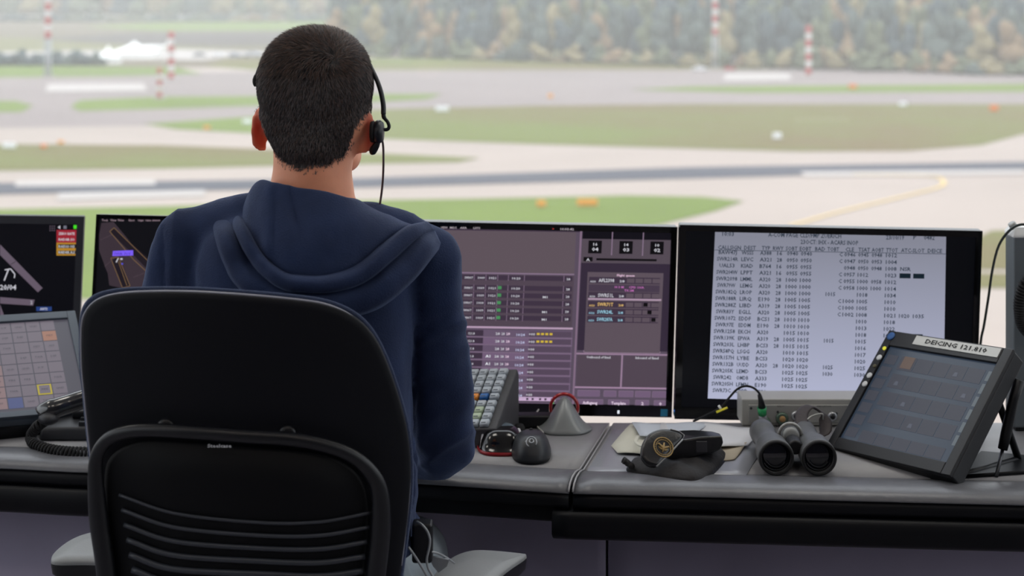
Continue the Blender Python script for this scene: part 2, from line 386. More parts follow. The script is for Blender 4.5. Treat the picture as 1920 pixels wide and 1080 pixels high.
q = BM(); [tube(q, [(x, y, 0), (x, y, 2.6)], .3, 8) for x, y in ((-L*.35, 0), (0, -2), (0, 2))]; obj('landing_gear', q, M_STEEL, t)
CARC = {'white': (232, 232, 232), 'grey-blue': (130, 142, 158), 'silver': (196, 198, 204), 'dark grey': (70, 74, 80), 'red': (190, 60, 60)}
def car(x, y, col, label, s=1.0):
    c = gp(x, y); t = thing('car', label, 'car', c, 'cars parked on the far apron'); m = mat('car_'+col, CARC[col], .3)
    q = BM(); L = 4.6*s*1.6
    prof = [(-.5, .35), (-.5, .85), (-.32, .95), (-.2, 1.5), (.15, 1.55), (.32, 1.0), (.5, .85), (.5, .35)]
    loft(q, [[(a*L, yy, z*s*1.5) for a, z in prof] for yy in (-1.2*s, 1.2*s)]); obj('body', q, m, t, bevel=.1)
    for a in (-.32, .32):
        for yy in (-1.2*s, 1.2*s):
            q = BM(); lathe(q, [(.5*s, -.15), (.5*s, .15)], (a*L, yy, .5*s), (0, 1, 0), 12); obj('wheel', q, M_RUB, t)
    q = BM(); box(q, -.16*L, .12*L, -1.22*s, 1.22*s, 1.1*s*1.5, 1.38*s*1.5); obj('window_band', q, M_GLOSS, t)
car(410, 106, 'white', 'white car on the far apron left of the head, leftmost of the row')
car(440, 107, 'grey-blue', 'grey-blue car between the white car and the white van')
car(474, 107, 'silver', 'tall white and silver van nearest the head on the far apron', 1.5)
car(374, 106, 'dark grey', 'small dark grey car at the left end of the far parking row')
car(1312, 133, 'white', 'white car parked at the foot of the tall right-hand mast')
car(1368, 132, 'red', 'red car at the forest edge just right of the tall mast', .8)

# far houses (left) half lost in haze
def house(x, yb, yt, wpx, col, label):
    c = gp(x, yb); k = c.y/F; W = wpx*k/2; H = (yb-yt)*k; t = thing('farmhouse', label, 'house', c, 'houses beyond the fields')
    q = BM(); box(q, -W, W, -6, 6, -1, H*.62); obj('wall', q, mat('house_%d_%d_%d' % col, col, .9), t)
    q = BM(); loft(q, [[(-W*1.06, -6.8, H*.6), (-W*1.06, 6.8, H*.6), (-W*1.06, 0, H)], [(W*1.06, -6.8, H*.6), (W*1.06, 6.8, H*.6), (W*1.06, 0, H)]]); obj('roof', q, mat('roof_tile', (120, 90, 80), .9), t)
    for i in range(3):
        q = BM(); box(q, -W*.7+i*W*.55, -W*.7+i*W*.55+W*.25, -6.1, -5.95, H*.25, H*.42); obj('window', q, M_GLOSS, t)
house(150, 32, 8, 66, (238, 234, 226), 'long pale house among trees at the upper left')
house(215, 28, 8, 30, (225, 222, 214), 'second pale house right of the long one')
house(283, 28, 4, 16, (222, 190, 160), 'narrow orange-toned house between the pale houses and the white one')
house(345, 34, 12, 24, (246, 246, 244), 'small bright white house above the parked cars')
house(468, 34, 14, 18, (230, 226, 220), 'small pale house just left above the head')

# forest: one mass of crowns, nobody could count it through the haze
def ico(sub=1):
    b_ = BM(); bmesh.ops.create_icosphere(b_, subdivisions=sub, radius=1); v = np.array([x.co[:] for x in b_.verts]); f = np.array([[q.index for q in x.verts] for x in b_.faces]); b_.free(); return v, f
IV, IF = ico(2)
def forest(name, label, trees, mats_):
    V, Fc, MI = [], [], []; off = 0
    for x, Y, z, h, r, mi in trees:
        for kk in range(3):
            v = IV*(1+.25*np.random.randn(len(IV), 1)*.6)
            rr = r*(1-.25*kk); v = v*np.array([rr, rr, h*.27]); v += np.array([x+np.random.randn()*r*.25, Y+np.random.randn()*r*.2, z+h*(.28+.25*kk)])
            V.append(v); Fc.append(IF+off); MI += [mi]*len(IF); off += len(v)
        a = np.array([[dx, dy, dz] for dz in (0, h*.3) for dx, dy in ((-.4, -.4), (.4, -.4), (.4, .4), (-.4, .4))])+np.array([x, Y, z-1]); V.append(a)
        Fc.append(np.array([[0,1,5],[0,5,4],[1,2,6],[1,6,5],[2,3,7],[2,7,6],[3,0,4],[3,4,7]])+off); MI += [0]*8; off += 8
    V = np.concatenate(V); Fc = np.concatenate(Fc); me = bpy.data.meshes.new(name); me.from_pydata(V.tolist(), [], Fc.tolist())
    for m in mats_: me.materials.append(m)
    me.polygons.foreach_set('material_index', MI); me.polygons.foreach_set('use_smooth', [True]*len(MI))
    o = bpy.data.objects.new(name, me); C.objects.link(o); return tag(o, label, 'forest', kind='stuff')
FM = [mat('bark_brown', (70, 62, 55), .95), mat('spruce', (82, 92, 86), .95, var=.15, vscale=.3), mat('beech_green', (96, 102, 78), .95, var=.15, vscale=.3), mat('beech_rust', (136, 114, 88), .95, var=.15, vscale=.3), mat('larch_ochre', (138, 126, 94), .95, var=.15, vscale=.3), mat('dark_fir', (70, 82, 84), .95, var=.15, vscale=.3)]
rng = random.Random(3); T = []
for row in range(9):
    for i in range(80):
        px = 640+i*(2500-640)/80+rng.uniform(-9, 9); yb = 106+(px-640)*.030
        c = gp(px, yb); Y = c.y+9+row*16+rng.uniform(-5, 5); X = c.x/c.y*Y
        h = rng.uniform(18, 27) if row else rng.uniform(5, 11); z = GZ+row*3.4
        mi = rng.choices([1, 2, 3, 4, 5], [4, 3, 1.2, 1, 4])[0] if row else rng.choice([2, 3, 4, 1, 2])
        T.append((X, Y, z, h, rng.uniform(4.5, 7.5) if row else rng.uniform(4, 6.5), mi))
forest('forest', 'hazy autumn forest of dark firs and rusty broadleaf trees along the right of the airfield', T, FM)
T = []
for row in range(6):
    for i in range(150):
        px = -2400+i*(680+2400)/150+rng.uniform(-8, 8); yb = 40
        c = gp(px, yb); Y = c.y+row*40+rng.uniform(-10, 10); X = c.x/c.y*Y
        h = rng.uniform(16, 30) if row else rng.uniform(4, 8); T.append((X, Y, GZ+row*5, h, rng.uniform(7, 13), rng.choice([1, 2, 2, 4, 5, 3])))
forest('forest', 'faint distant treeline behind the fields at the upper left', T, FM)
T = []
for i in range(46):
    px = -400+i*(190+400)/46+rng.uniform(-3, 3); c = gp(px, 122); T.append((c.x, c.y+rng.uniform(-3, 3), GZ, rng.uniform(5, 8), rng.uniform(4, 6), 5 if i % 3 else 1))
forest('hedge', 'low dark hedge in front of the pale road at the left', T, FM)['category'] = 'hedge'
hl = BM(); k = gp(640, 60).y
pts_ = [(-1300, 1900, 0), (-600, 2050, 26), (0, 1900, 40), (900, 1500, 60), (1700, 1400, 60)]
cr = catmull(pts_, 40)
loft(hl, [[Vector((p[0], p[1]-260, GZ)) for p in cr], [Vector((p[0], p[1]-100, GZ+.6*(p[2]+30))) for p in cr], [Vector((p[0], p[1], GZ+p[2]+45)) for p in cr], [Vector((p[0], p[1]+300, GZ+p[2]+40)) for p in cr]], close=False, cap=False)
struct('hills', hl, FM[2])

# ------------------------------------------------------------ desk console
DZ = .75; DB = 2.885
M_TOP = mat('desk_laminate', (140, 140, 144), .38, var=.06, vscale=30, bump=.05, bscale=900)
M_BOL = mat('desk_bolster_vinyl', (92, 93, 98), .34, var=.12, vscale=18, bump=.15, bscale=120)
M_PAN = mat('desk_panel_grey', (184, 176, 200), .7, var=.04)
M_TRAY = mat('tray_black', (3, 5, 11), .5, spec=.25)
SD = Vector((.081, .339, 0)).normalized()
def station(px, py, d): p = G(px, py, .742); return p, d
def blend(t): return (Vector((0,1,0))*(1-t)+SD*t).normalized()
LST = [station(x, y, blend(max(0, min(1, (x-500)/560)))) for x, y in [(q[0], q[1]) for q in catmull([(-520,868),(-200,872),(0,876),(163,884),(400,889),(620,896),(790,905),(930,914),(1066,923)], 40)]]
RST = [station(x, y, blend(max(0, 1-(x-1074)/700))) for x, y in [(q[0], q[1]) for q in catmull([(1074,923.3),(1300,929),(1600,937),(1920,945),(2150,950),(2450,957)], 30)]]
def sweep(stn, prof, thick_end=True):
    b = BM(); loft(b, [[p+d*(a/max(d.y, .6))+Vector((0, 0, z-.742)) for a, z in prof] for p, d in stn], close=True, cap=True); return b
def top_mesh(stn):
    b = BM(); rings = []
    for p, d in stn:
        a = p+d*.0935; e = p+d*((DB-p.y)/d.y)
        rings.append([Vector((a.x, a.y, .7495)), Vector((e.x, e.y, .7495)), Vector((e.x, e.y, .722)), Vector((a.x, a.y, .722))])
    loft(b, rings, close=True, cap=True); return b
BPROF = [(.02,.738),(.004,.738),(.0,.7395),(.0,.741),(.003,.7455),(.012,.7515),(.03,.7555),(.055,.7555),(.075,.7525),(.086,.7495),(.092,.7485),(.092,.738)]
def section(name, label, stn, tray, panel):
    r = thing('desk_console', label, 'desk', Vector((0, 0, 0)), 'sections of the control desk')
    obj('worktop', top_mesh(stn), M_TOP, r)
    obj('padded_edge', sweep(stn, BPROF), M_BOL, r, smooth=True)
    obj('edge_rail', sweep(stn, [(.012,.690),(.006,.696),(.006,.7150),(.001,.7165),(-.0005,.722),(-.0005,.732),(.003,.7378),(.12,.7378),(.12,.690)]), M_TRAY, r, smooth=False)
    if tray: obj('cable_tray', sweep(tray, [(-.004,.6715),(-.010,.678),(-.010,.707),(-.006,.712),(.03,.713),(.14,.713),(.14,.6665),(.004,.6665)]), M_TRAY, r)
    if panel:
        b = BM(); pth = [((p+d*.24).x, (p+d*.24).y) for p, d in panel]+[(.1615, (LST[-1][0]+SD*.24).y-.001)]
        loft(b, [[Vector((x, y+a, z)) for a, z in ((0,.695),(.03,.695),(.03,.02),(0,.02))] for x, y in pth]); obj('front_panel', b, M_PAN, r)
    return r
trL = [s for s in LST if s[0].x < -.33]
panL = LST; 
rL = section('desk', 'left stretch of dark desk with padded edge, behind and beside the office chair', LST, trL, LST)
# right section: the tray starts a little left of the seam
s0 = station(1037, 921.5, SD); trR = [s0]+RST
rR = section('desk', 'right stretch of dark desk with padded edge, carrying the binoculars and tilted touch panel', RST, trR, None)
b = BM(); pth = [(.1660, (LST[-1][0]+SD*.24).y-.001)]+[((p+d*.24).x, (p+d*.24).y) for p, d in RST if (p+d*.24).x > .19]
loft(b, [[Vector((x, y+a, z)) for a, z in ((0,.695),(.03,.695),(.03,.02),(0,.02))] for x, y in pth]); obj('front_panel', b, M_PAN, rR)
b = BM(); ys_ = (LST[-1][0]+SD*.24).y; box(b, .150, .178, ys_+.031, ys_+.036, .02, .69); obj('seam_light_block', b, M_TRAY, rR)  # black strip added behind the gap to stop light showing through
# bright seam strips
for stn_, px, pr_ in ((LST[-1], 0, rL), (RST[0], 1, rR)):
    p, d = stn_; b = BM(); a0 = [(q[0], q[1]) for q in BPROF[3:11]]
    path = [p+d*(a+.0)+Vector((0,0,z+.0015-.742)) for a, z in a0]+[p+d*.2+Vector((0,0,.7505-.742)), p+d*.345+Vector((0,0,.7505-.742))]
    tube(b, path, .0016, 8); obj('edge_trim', b, mat('trim_strip', (150, 150, 152), .4), pr_, smooth=True)

# ------------------------------------------------------------ monitors
def monitor(label, M, W, H, bez=(.012,.012,.012,.022), mh=M_GLOSS, dep=.045, stand=True, screen_mat=None, cat='monitor'):
    t = thing('monitor', label, cat, M, 'desk monitors in the row')
    b = BM(); box(b, -W/2, W/2, 0, .022, -H/2, H/2); box(b, -W*.36, W*.36, .02, dep+.02, -H*.38, H*.36); obj('housing', b, mh, t, bevel=.003)
    b = BM()
    x0, x1, z0, z1 = -W/2, W/2, -H/2, H/2; l, r, tp, bt = bez
    for q in ((x0, x0+l, z0, z1), (x1-r, x1, z0, z1), (x0+l, x1-r, z1-tp, z1), (x0+l, x1-r, z0, z0+bt)): box(b, q[0], q[1], -.003, .001, q[2], q[3])
    obj('bezel', b, mh, t)
    b = BM(); y = -.0006; b.faces.new([b.verts.new(p) for p in ((x0+l, y, z0+bt), (x1-r, y, z0+bt), (x1-r, y, z1-tp), (x0+l, y, z1-tp))])
    s = obj('screen', b, screen_mat, t)
    if stand:
        Mi = M.inverted(); c = M @ Vector((0, .06, 0)); b = BM()
        foot = Vector((c.x, c.y+.09, .591)); A = Mi @ Vector((c.x, c.y+.09, .96)); B = Mi @ foot
        tube(b, [Mi @ Vector((c.x, c.y, .93)), A], .02, 10); tube(b, [Mi @ Vector((c.x, c.y+.09, .97)), B+Vector((0,0,.004))], .018, 12)
        R3 = Mi.to_3x3(); lathe(b, [(.10, 0), (.10, .010), (.02, .016)], B, R3 @ Vector((0,0,1)), 28)
        obj('stand', b, M_BLACK, t, smooth=False)
    return t, s
# right: flight list
M3 = frame((.5807, 2.94, .9144), .62, -2.47, 1.28)
t3, s3 = monitor('black monitor showing a pale grey flight list, rightmost of the monitors', M3, .556, .360, screen_mat=emi((5, 6, 10)))
f3 = Face(M3, -.0006)
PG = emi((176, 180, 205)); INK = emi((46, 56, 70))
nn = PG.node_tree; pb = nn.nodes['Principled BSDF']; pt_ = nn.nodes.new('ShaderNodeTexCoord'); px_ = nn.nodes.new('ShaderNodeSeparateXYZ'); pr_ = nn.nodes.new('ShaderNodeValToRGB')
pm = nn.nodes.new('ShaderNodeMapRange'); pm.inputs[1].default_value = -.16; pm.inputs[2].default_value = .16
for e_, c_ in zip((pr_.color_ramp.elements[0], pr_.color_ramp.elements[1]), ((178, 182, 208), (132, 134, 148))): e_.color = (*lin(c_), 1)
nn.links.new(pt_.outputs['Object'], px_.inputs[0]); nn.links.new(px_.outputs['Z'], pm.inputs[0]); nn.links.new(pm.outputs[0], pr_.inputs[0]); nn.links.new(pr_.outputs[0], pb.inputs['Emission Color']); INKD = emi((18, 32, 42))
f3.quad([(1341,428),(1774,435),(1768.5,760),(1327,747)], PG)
# page coordinates: bilinear inside the page, u across, v down
def pg(u, v):
    TL, TR, BR, BL = (1341,428), (1774,435), (1766,762), (1327,747)
    a = (TL[0]+(TR[0]-TL[0])*u, TL[1]+(TR[1]-TL[1])*u); c = (BL[0]+(BR[0]-BL[0])*u, BL[1]+(BR[1]-BL[1])*u)
    return a[0]+(c[0]-a[0])*v, a[1]+(c[1]-a[1])*v
def pt(s, px, py, h=7.6, m=INK, w=None, f=f3): f.text(s, px, py, h, m, wpx=w, bold=True)
pt('10:03', 1354, 442, 8, w=22); pt('A-COM PAGE CLD/FMP ZUERICH', 1440, 443.5, 8, w=137); pt('23/10/19', 1661, 448.5, 8, w=34); pt('P', 1712, 448.5, 8); pt('0482', 1732, 449, 8, w=20)
pt('23OCT: IHX - ACARS INOP', 1501, 457, 8, w=108)
for s, x, w_ in (('CALLSIGN',1346,43),('DEST',1395,22),('TYP',1428,16),('RWY',1449,20),('SOBT',1473,22),('EOBT',1499,22),('BAD',1528,19),('TOBT',1551,22),('CLE',1585,16),('TSAT',1609,22),('AOBT',1634,23),('TTOT',1661,22),('ATC-SLOT',1689,44),('DEICE',1739,27)):
    pt(s, x, 467+(x-1346)*.0165, 7.4, w=w_)
f3.line((1340, 468.5), (1773, 476), 1.0, INK)
ROWS = [('BAW47J','WSSS','A388','16','0940','0940','','C 0946','0945','0948','1012',''),('SWR214R','LEVC','A321','28','0950','0950','','C 0947','0950','0953','1004',''),('UAL53','KIAD','B764','16','0955','0955','','0948','0950','0948','1008','NSR'),
('SWR204W','LPPT','A321','16','0955','0955','','C 0957','1012','','1023','##'),('SWR2098','LMML','A320','28','1000','1000','','C 0955','1000','0958','1012',''),('SWR79W','LEMG','A320','28','1000','1000','','C 0958','1000','1000','1014',''),
('SWR182Q','LROP','A320','28','1000','1000','1015','','1018','','1034',''),('SWR188R','LIRQ','E190','28','1005','1005','','C 1000','1005','','1010',''),('SWR288Z','LIBD','A319','28','1005','1005','','C 1000','1005','','1010',''),
('SWR83Y','EGLL','A320','28','1005','1005','','C 1002','1008','','1021','1020 1035'),('SWR1072','EDDF','BCS1','28','1010','1010','','','1010','','1018',''),('SWR97E','EDDM','E190','28','1010','1010','','','1013','','1022',''),
('SWR1258','EKCH','A320','','1015','1010','','','1018','','1018','##'),('SWR139K','EPWA','A319','28','1005','1015','1015','','1015','','',''),('SWR203L','LHBP','BCS3','28','1015','1015','','','1016','','',''),
('SWR58PQ','LSGG','A320','','1010','1015','','','1017','','',''),('SWR157H','LYBE','BCS3','','1020','1020','','','1020','','',''),('SWR132B','UUDD','A320','28','1020','1020','1025','','1025','','',''),
('SWR205K','LEMD','BCS3','','1025','1025','1030','','1030','','',''),('SWR242','OMDB','A333','','1025','1025','','','','','',''),('SWR205H','LFMN','E190','','1025','1025','','','','','',''),('SWR73C','LPPR','A320','','1030','1030','','','','','','')]
CU = [(.013,.092),(.118,.052),(.198,.050),(.272,.022),(.314,.049),(.374,.049),(.487,.042),(.575,.049),(.622,.046),(.680,.046),(.742,.048),(.805,.046)]
for i, r in enumerate(ROWS):
    v = .150+i*.0386
    for j, s in enumerate(r):
        if not s: continue
        u, wd = CU[j]; 
        if j == 0: wd *= len(s)/7; u += (7-len(s))*.006
        y_u = u+.0*v
        if j == 7: 
            if s.startswith('C '): x, y = pg(.541, v); pt('C', x, y, 7.2, w=6); s = s[2:]
            u = .562
        if s == '##':
            for uu in (.803, .862):
                f3.quad([pg(uu, v-.024), pg(uu+.048, v-.024), pg(uu+.048, v+.004), pg(uu, v+.004)], INKD, lift=2)
            continue
        x, y = pg(u, v)
        if ' ' in s:
            a, c = s.split(); pt(a, x, y, 7.2, w=20); x2, y2 = pg(.865, v); pt(c, x2, y2, 7.2, w=21); continue
        pt(s, x, y, 7.2, w=wd*433)
f3.quad([(1262.5,770),(1266,766.5),(1269.5,770),(1266,774)], emi((60,110,190)))
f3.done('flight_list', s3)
# centre: electronic strips
M2 = frame((.027, 2.9917, .9133), 1.81, -1.92, 1.5)
t2, s2 = monitor('black monitor with purple-grey flight strips, partly behind the man\'s right shoulder', M2, .556, .360, screen_mat=emi((88, 76, 92)))
f = Face(M2, -.0006)
PU = emi((92, 80, 90)); PD = emi((62, 50, 66)); PDD = emi((34, 28, 38)); PLt = emi((132, 112, 134)); PM = emi((112, 92, 118)); INKW = emi((200, 200, 208)); YE = emi((205, 176, 60)); GR = emi((72, 140, 88)); NK = emi((12, 10, 14)); PK = emi((190, 110, 180)); RD = emi((196, 60, 60))
def sk(y): return (y-590)*-.047      # the face leans
def X(x, y): return x+sk(y)
def Yy(x, y): return y+(x-1000)*.016
def R(x0, y0, x1, y1, m, lift=1): f.quad([(X(x0,y0),Yy(x0,y0)),(X(x1,y0),Yy(x1,y0)),(X(x1,y1),Yy(x1,y1)),(X(x0,y1),Yy(x0,y1))], m, lift=lift)
def T(s, x, y, h, m, w_=None): f.text(s, X(x, y), Yy(x, y), h, m, wpx=w_, lift=8, bold=True)
def Bx(x0, y0, x1, y1, m, wd=1.2): 
    q = [(X(x0,y0),Yy(x0,y0)),(X(x1,y0),Yy(x1,y0)),(X(x1,y1),Yy(x1,y1)),(X(x0,y1),Yy(x0,y1))]; f.frm(q, wd, m)
R(712, 424, 1082, 434, PD); R(712, 434, 1073, 512, emi((94, 82, 90)))
for s, x in (('VIEW',819),('MISC',836),('ARR',855),('LISTS',880)): T(s, x, 430.5, 3.6, emi((170, 160, 168)), 13)
T('10:03:42', 1043, 430, 3.8, emi((180, 170, 178)), 26); T('=', 1028, 430, 4, RD)
R(712, 516, 1073, 612, emi((80, 68, 80)), 2)
for i, y in enumerate((522, 541, 555, 569, 583, 597)):
    R(712, y-5, 1070, y+4, PD, 3)
    for s, x, w_ in (('SWR41T',868,16),('1009',893,13),('1021',914,13),('10:20',957,16),('28',1059,7)):
        f.text(s, X(x, y), Yy(x, y)+2, 4, INKW, wpx=w_, lift=5, bold=True)
    if i: R(931, y-4, 938, y+2, GR, 5)
    for x in (886, 908, 930, 950, 980, 1054): f.line((X(x, y-6), Yy(x, y-6)), (X(x, y+5), Yy(x, y+5)), 1, PLt, lift=4)
    if i in (2, 4, 5): T('M1', 1016, y+3, 4, INKW, 9)
R(712, 613, 1075, 616.5, emi((178, 152, 176)), 3); R(712, 512, 1073, 514.5, PLt, 3)
for i in range(9):
    y = 626+i*14.2
    R(712, y-7, 1075, y+6.5, PM if i % 2 else emi((100, 84, 106)), 2); R(712, y-6, 908, y+5, PD, 3); R(994, y-5, 1073, y+5, emi((84, 70, 88)), 3)
    f.line((X(712, y+7), Yy(712, y+7)), (X(1075, y+7), Yy(1075, y+7)), 1, PLt, lift=4)
    T('121.8', 880, y+2, 4, INKW, 12); 
    for x, w_, m in ((931, 8, INKW), (942, 6, INKW), (951, 7, emi((225, 200, 220)))): T('28', x, y+2, 4.5, m, w_)
    if i >= 3: T('A1', 914, y+2, 5, emi((235, 238, 245)), 9)
    T('10:24', 970, y+3.5, 4.5, emi((190, 195, 225)), 16); T('+00', 993, y+2, 4.5, INKW, 12)
    if i < 2:
        for k_ in range(4): R(1008+k_*8, y-2.5, 1013.5+k_*8, y+1.5, YE, 5)
R(980, 744, 1049, 751, emi((200, 172, 205)), 4); R(712, 755, 1075, 760, PM, 4); R(1040, 752.5, 1046, 758.5, emi((110, 200, 110)), 5)
for x in (994, 1004, 1018, 1028, 1040): R(x, 745.5, x+4, 749.5, PD, 5)
f.line((X(1082, 424), Yy(1082, 424)), (X(1082, 760), Yy(1082, 760)), 3.5, emi((128, 106, 128)), lift=4)
# right column of the strip screen
R(1085, 424, 1257, 446, emi((16, 14, 22)), 3); R(1085, 446, 1257, 491, emi((84, 74, 84)), 3); R(1085, 491, 1257, 655, emi((52, 42, 58)), 3)
for i, (a, c) in enumerate((('16', '04'), ('14', '03'), ('10', '02'))):
    x = 1097+i*58; R(x, 449, x+25, 473, NK, 4); T(a, x+9, 458, 5, INKW, 8); T(c, x+7, 468, 6.5, INKW, 12)
    if i: f.line((X(x-14, 424), Yy(x-14, 424)), (X(x-14, 476), Yy(x-14, 476)), 2, PLt, lift=5)
R(1089, 480, 1106, 488, NK, 4); T('A', 1094, 487, 5, INKW, 7); R(1113, 482, 1226, 486, NK, 4)
R(1098, 508, 1240, 658, PU, 4); Bx(1098, 508, 1240, 658, emi((150, 128, 148)), 2.2)
T('Flight queue', 1153, 515, 4.2, emi((225, 190, 215)), 34)
for i, (y, s, m) in enumerate(((523, 'AFL2398', INKW), (551, 'SWR51L', INKW), (568, 'SWR71T', emi((222, 184, 110))), (582, 'SWR24L', emi((150, 200, 220))), (596, 'SWR287A', emi((150, 200, 220))))):
    R(1101, y-6, 1234, y+6, PD, 5); f.text(s, X(1119, y), Yy(1119, y)+3, 6.5, m, wpx=30, lift=7, bold=True); f.text('A320', X(1103, y), Yy(1103, y)+4, 3.5, m, wpx=11, lift=7, bold=True); f.text('28', X(1158, y), Yy(1158, y)+3, 4, m, wpx=10, lift=7, bold=True)
    for k_ in range(4): R(1172+k_*16, y-4, 1186+k_*16, y+4, PU, 6)
    if i > 1: R(1205+(i-2)*8, y-4, 1213+(i-2)*8, y+3, NK, 7)
R(1101, 531, 1234, 544, emi((70, 58, 74)), 5); T('H 3 M     CPD 10/A', 1150, 537, 4, PK, 56); T('TX SM', 1168, 543, 4, PK, 18)
R(1101, 556.5, 1238, 560, emi((170, 146, 166)), 6)
f.line((X(1084, 661), Yy(1084, 661)), (X(1256, 661), Yy(1256, 661)), 3, emi((150, 124, 148)), lift=5)
f.line((X(1084, 724), Yy(1084, 724)), (X(1256, 724), Yy(1256, 724)), 3, emi((160, 132, 158)), lift=5)
f.line((X(1170, 661), Yy(1170, 661)), (X(1170, 724), Yy(1170, 724)), 3, emi((150, 124, 148)), lift=5)
R(1086, 664, 1168, 722, emi((80, 68, 80)), 3); R(1173, 664, 1255, 722, emi((80, 68, 80)), 3)
T('Outbound of fixed', 1103, 669, 4.5, INKW, 46); T('Inbound of fixed', 1195, 669, 4.5, INKW, 44)
for x0, x1 in ((1090, 1131), (1139, 1162), (1167, 1194), (1198, 1226), (1230, 1256)): R(x0, 730, x1, 741, PM, 4); Bx(x0, 730, x1, 741, PLt, 1)
for s, x0, x1 in (('Anflugweg', 1090, 1138), ('Template', 1148, 1187), ('2', 1199, 1224), ('0', 1234, 1256)):
    R(x0, 747, x1, 759, PM, 4); Bx(x0, 747, x1, 759, PLt, 1); T(s, (x0+x1)/2-(14 if len(s) > 1 else 2), 755, 5.5, emi((235, 215, 235)), 28 if len(s) > 1 else 5)
f.done('strip_display', s2)
b = BM(); o_ = M2.inverted() @ P(1246, 776, 2.995); box(b, o_.x-.0065, o_.x+.0065, -.0042, -.002, o_.z-.0065, o_.z+.0065); obj('energy_sticker', b, mat('cyan_sticker', (50, 150, 185), .5), t2)
b = BM(); o_ = M2.inverted() @ P(1160, 774, 2.995); box(b, o_.x-.002, o_.x+.002, -.004, -.002, o_.z-.003, o_.z+.003); obj('power_lamp', b, emi((230, 235, 245)), t2)
# left-centre: ground radar map
M1 = frame((-.5387, 3.0889, .9067), 3.3, 6.0, 1.88)
t1, s1 = monitor('black monitor with a brown ground map and purple tag, just left of the man\'s shoulder', M1, .54, .360, bez=(.006,.012,.008,.02), screen_mat=emi((11, 11, 17)))
f = Face(M1, -.0006); MB1 = emi((58, 48, 56)); MB2 = emi((30, 24, 32)); OC = emi((120, 94, 66))
f.quad([(190,418),(213,416),(300,520),(300,560),(268,540),(250,545),(205,535)], MB1)
f.quad([(190,418),(186,440),(186,470),(200,508),(212,530),(230,540),(240,480)], MB1)
f.quad([(214,427),(206,434),(252,480),(330,560),(330,530)], MB2, lift=2); f.frm([(214,427),(206,434),(250,486),(330,560),(330,540)], 1.2, OC, lift=3)
f.quad([(208,484),(222,482),(244,536),(230,540)], MB2, lift=2); f.frm([(208,484),(222,482),(244,536),(230,540)], 1.2, OC, lift=3)
f.line((222, 490), (238, 535), 1.2, OC, lift=3)
for a, c in (((188,450),(210,440)), ((196,500),(230,470)), ((250,520),(300,500))): f.line(a, c, .7, emi((84, 70, 78)), lift=3)
f.quad([(212,470.5),(250,469),(250,479),(211,480)], emi((122, 92, 240)), lift=4); f.text('SWR 71T', 214, 478, 5, emi((60, 40, 160)), wpx=32, lift=5)
f.line((218, 492), (222, 484), 2, INKW, lift=4); f.rect(226, 484, 230, 487, INKW, 4); f.rect(228, 493, 231, 496, emi((80, 80, 220)), 4)
for s, x in (('Tools', 191), ('View', 207), ('Windows', 221), ('Airport', 241), ('Target', 258), ('Table', 272), ('Info', 286), ('?', 297)): f.text(s, x, 414.5, 4, emi((150, 130, 140)), wpx=12 if s != '?' else 5, lift=4, bold=True)
f.done('ground_map', s1)
# far left: weather / runway monitor with thick bezel
M0 = frame((-1.126, 3.1846, .8988), 8.95, 2.1, 2.07)
t0, s0_ = monitor('grey-bezelled monitor with runway wind display, leftmost, cut by the frame edge', M0, .52, .360, bez=(.014,.014,.016,.02), mh=mat('monitor_charcoal', (44, 46, 54), .5), screen_mat=emi((9, 9, 15)))
f = Face(M0, -.0006); BR = emi((100, 88, 102))
f.quad([(0,458),(0,478),(71,548),(80,540)], BR); f.quad([(0,557),(0,569),(62,573),(65,562)], BR); f.quad([(0,570),(0,592),(8,592)], BR)
f.line((20,496),(30,490),1,PDD); f.text('20/04', 0, 543, 10, INKW, wpx=32, bold=True)
f.line((8,526),(16,505),2.4,INKW); f.line((9,506),(20,504),2,INKW); f.line((20,504),(28,514),2,INKW); f.line((28,514),(27,521),2,INKW)
f.rect(106,431,145,455,emi((150,36,50))); f.rect(106,455,146,479,emi((176,130,44))); f.rect(109,458,143,465,NK,2); f.rect(109,470,143,476,emi((60,50,40)),2)
for s, y in (('ZERO RATE', 440), ('RADAR SO', 451), ('RADIO HS', 464), ('RADAR A.S', 475)): f.text(s, 110, y, 5, INKW, wpx=32, lift=4, bold=True)
f.rect(138,422,144,429,emi((70,220,40))); f.rect(119,423,125,429,emi((110,110,124))); f.quad([(108,426),(113,422.5),(113,429.5)], INKW)
for i in range(3):
    for j in range(3): f.rect(93+i*4, 423+j*4, 95+i*4, 425+j*4, BR)
f.rect(68,575,97,583,emi((38,62,120))); f.text('AWTS', 75, 581.5, 5, INKW, wpx=15, lift=3, bold=True); f.text('2', 57, 570, 7, INKW, lift=3)
f.done('runway_display', s0_)

# left touch panel
MT = frame((-.9576, 2.8652, .8532), 27.61, 63.14, 3.23); MTi = MT.inverted(); W, H = .38, .281
t = thing('touch_panel', 'grey framed touch panel with a grid of buttons, reclined at the left edge', 'touch panel', MT)
b = BM(); box(b, -W/2, W/2, .0, .02, -H/2, H/2); obj('housing', b, mat('panel_slate', (62, 72, 84), .45), t, bevel=.006)
b = BM(); Lx = .016
for q in ((-W/2, -W/2+Lx, -H/2, H/2), (W/2-Lx, W/2, -H/2, H/2), (-W/2+Lx, W/2-Lx, H/2-.02, H/2), (-W/2+Lx, W/2-Lx, -H/2, -H/2+.014)): box(b, q[0], q[1], -.005, .001, q[2], q[3])
obj('bezel', b, mat('panel_slate', (62, 72, 84), .45), t, bevel=.001)
b = BM(); b.faces.new([b.verts.new(p) for p in ((-W/2+Lx, -.0006, -H/2+.014), (W/2-Lx, -.0006, -H/2+.014), (W/2-Lx, -.0006, H/2-.02), (-W/2+Lx, -.0006, H/2-.02))])
s_ = obj('screen', b, emi((70, 68, 78), base=20), t)
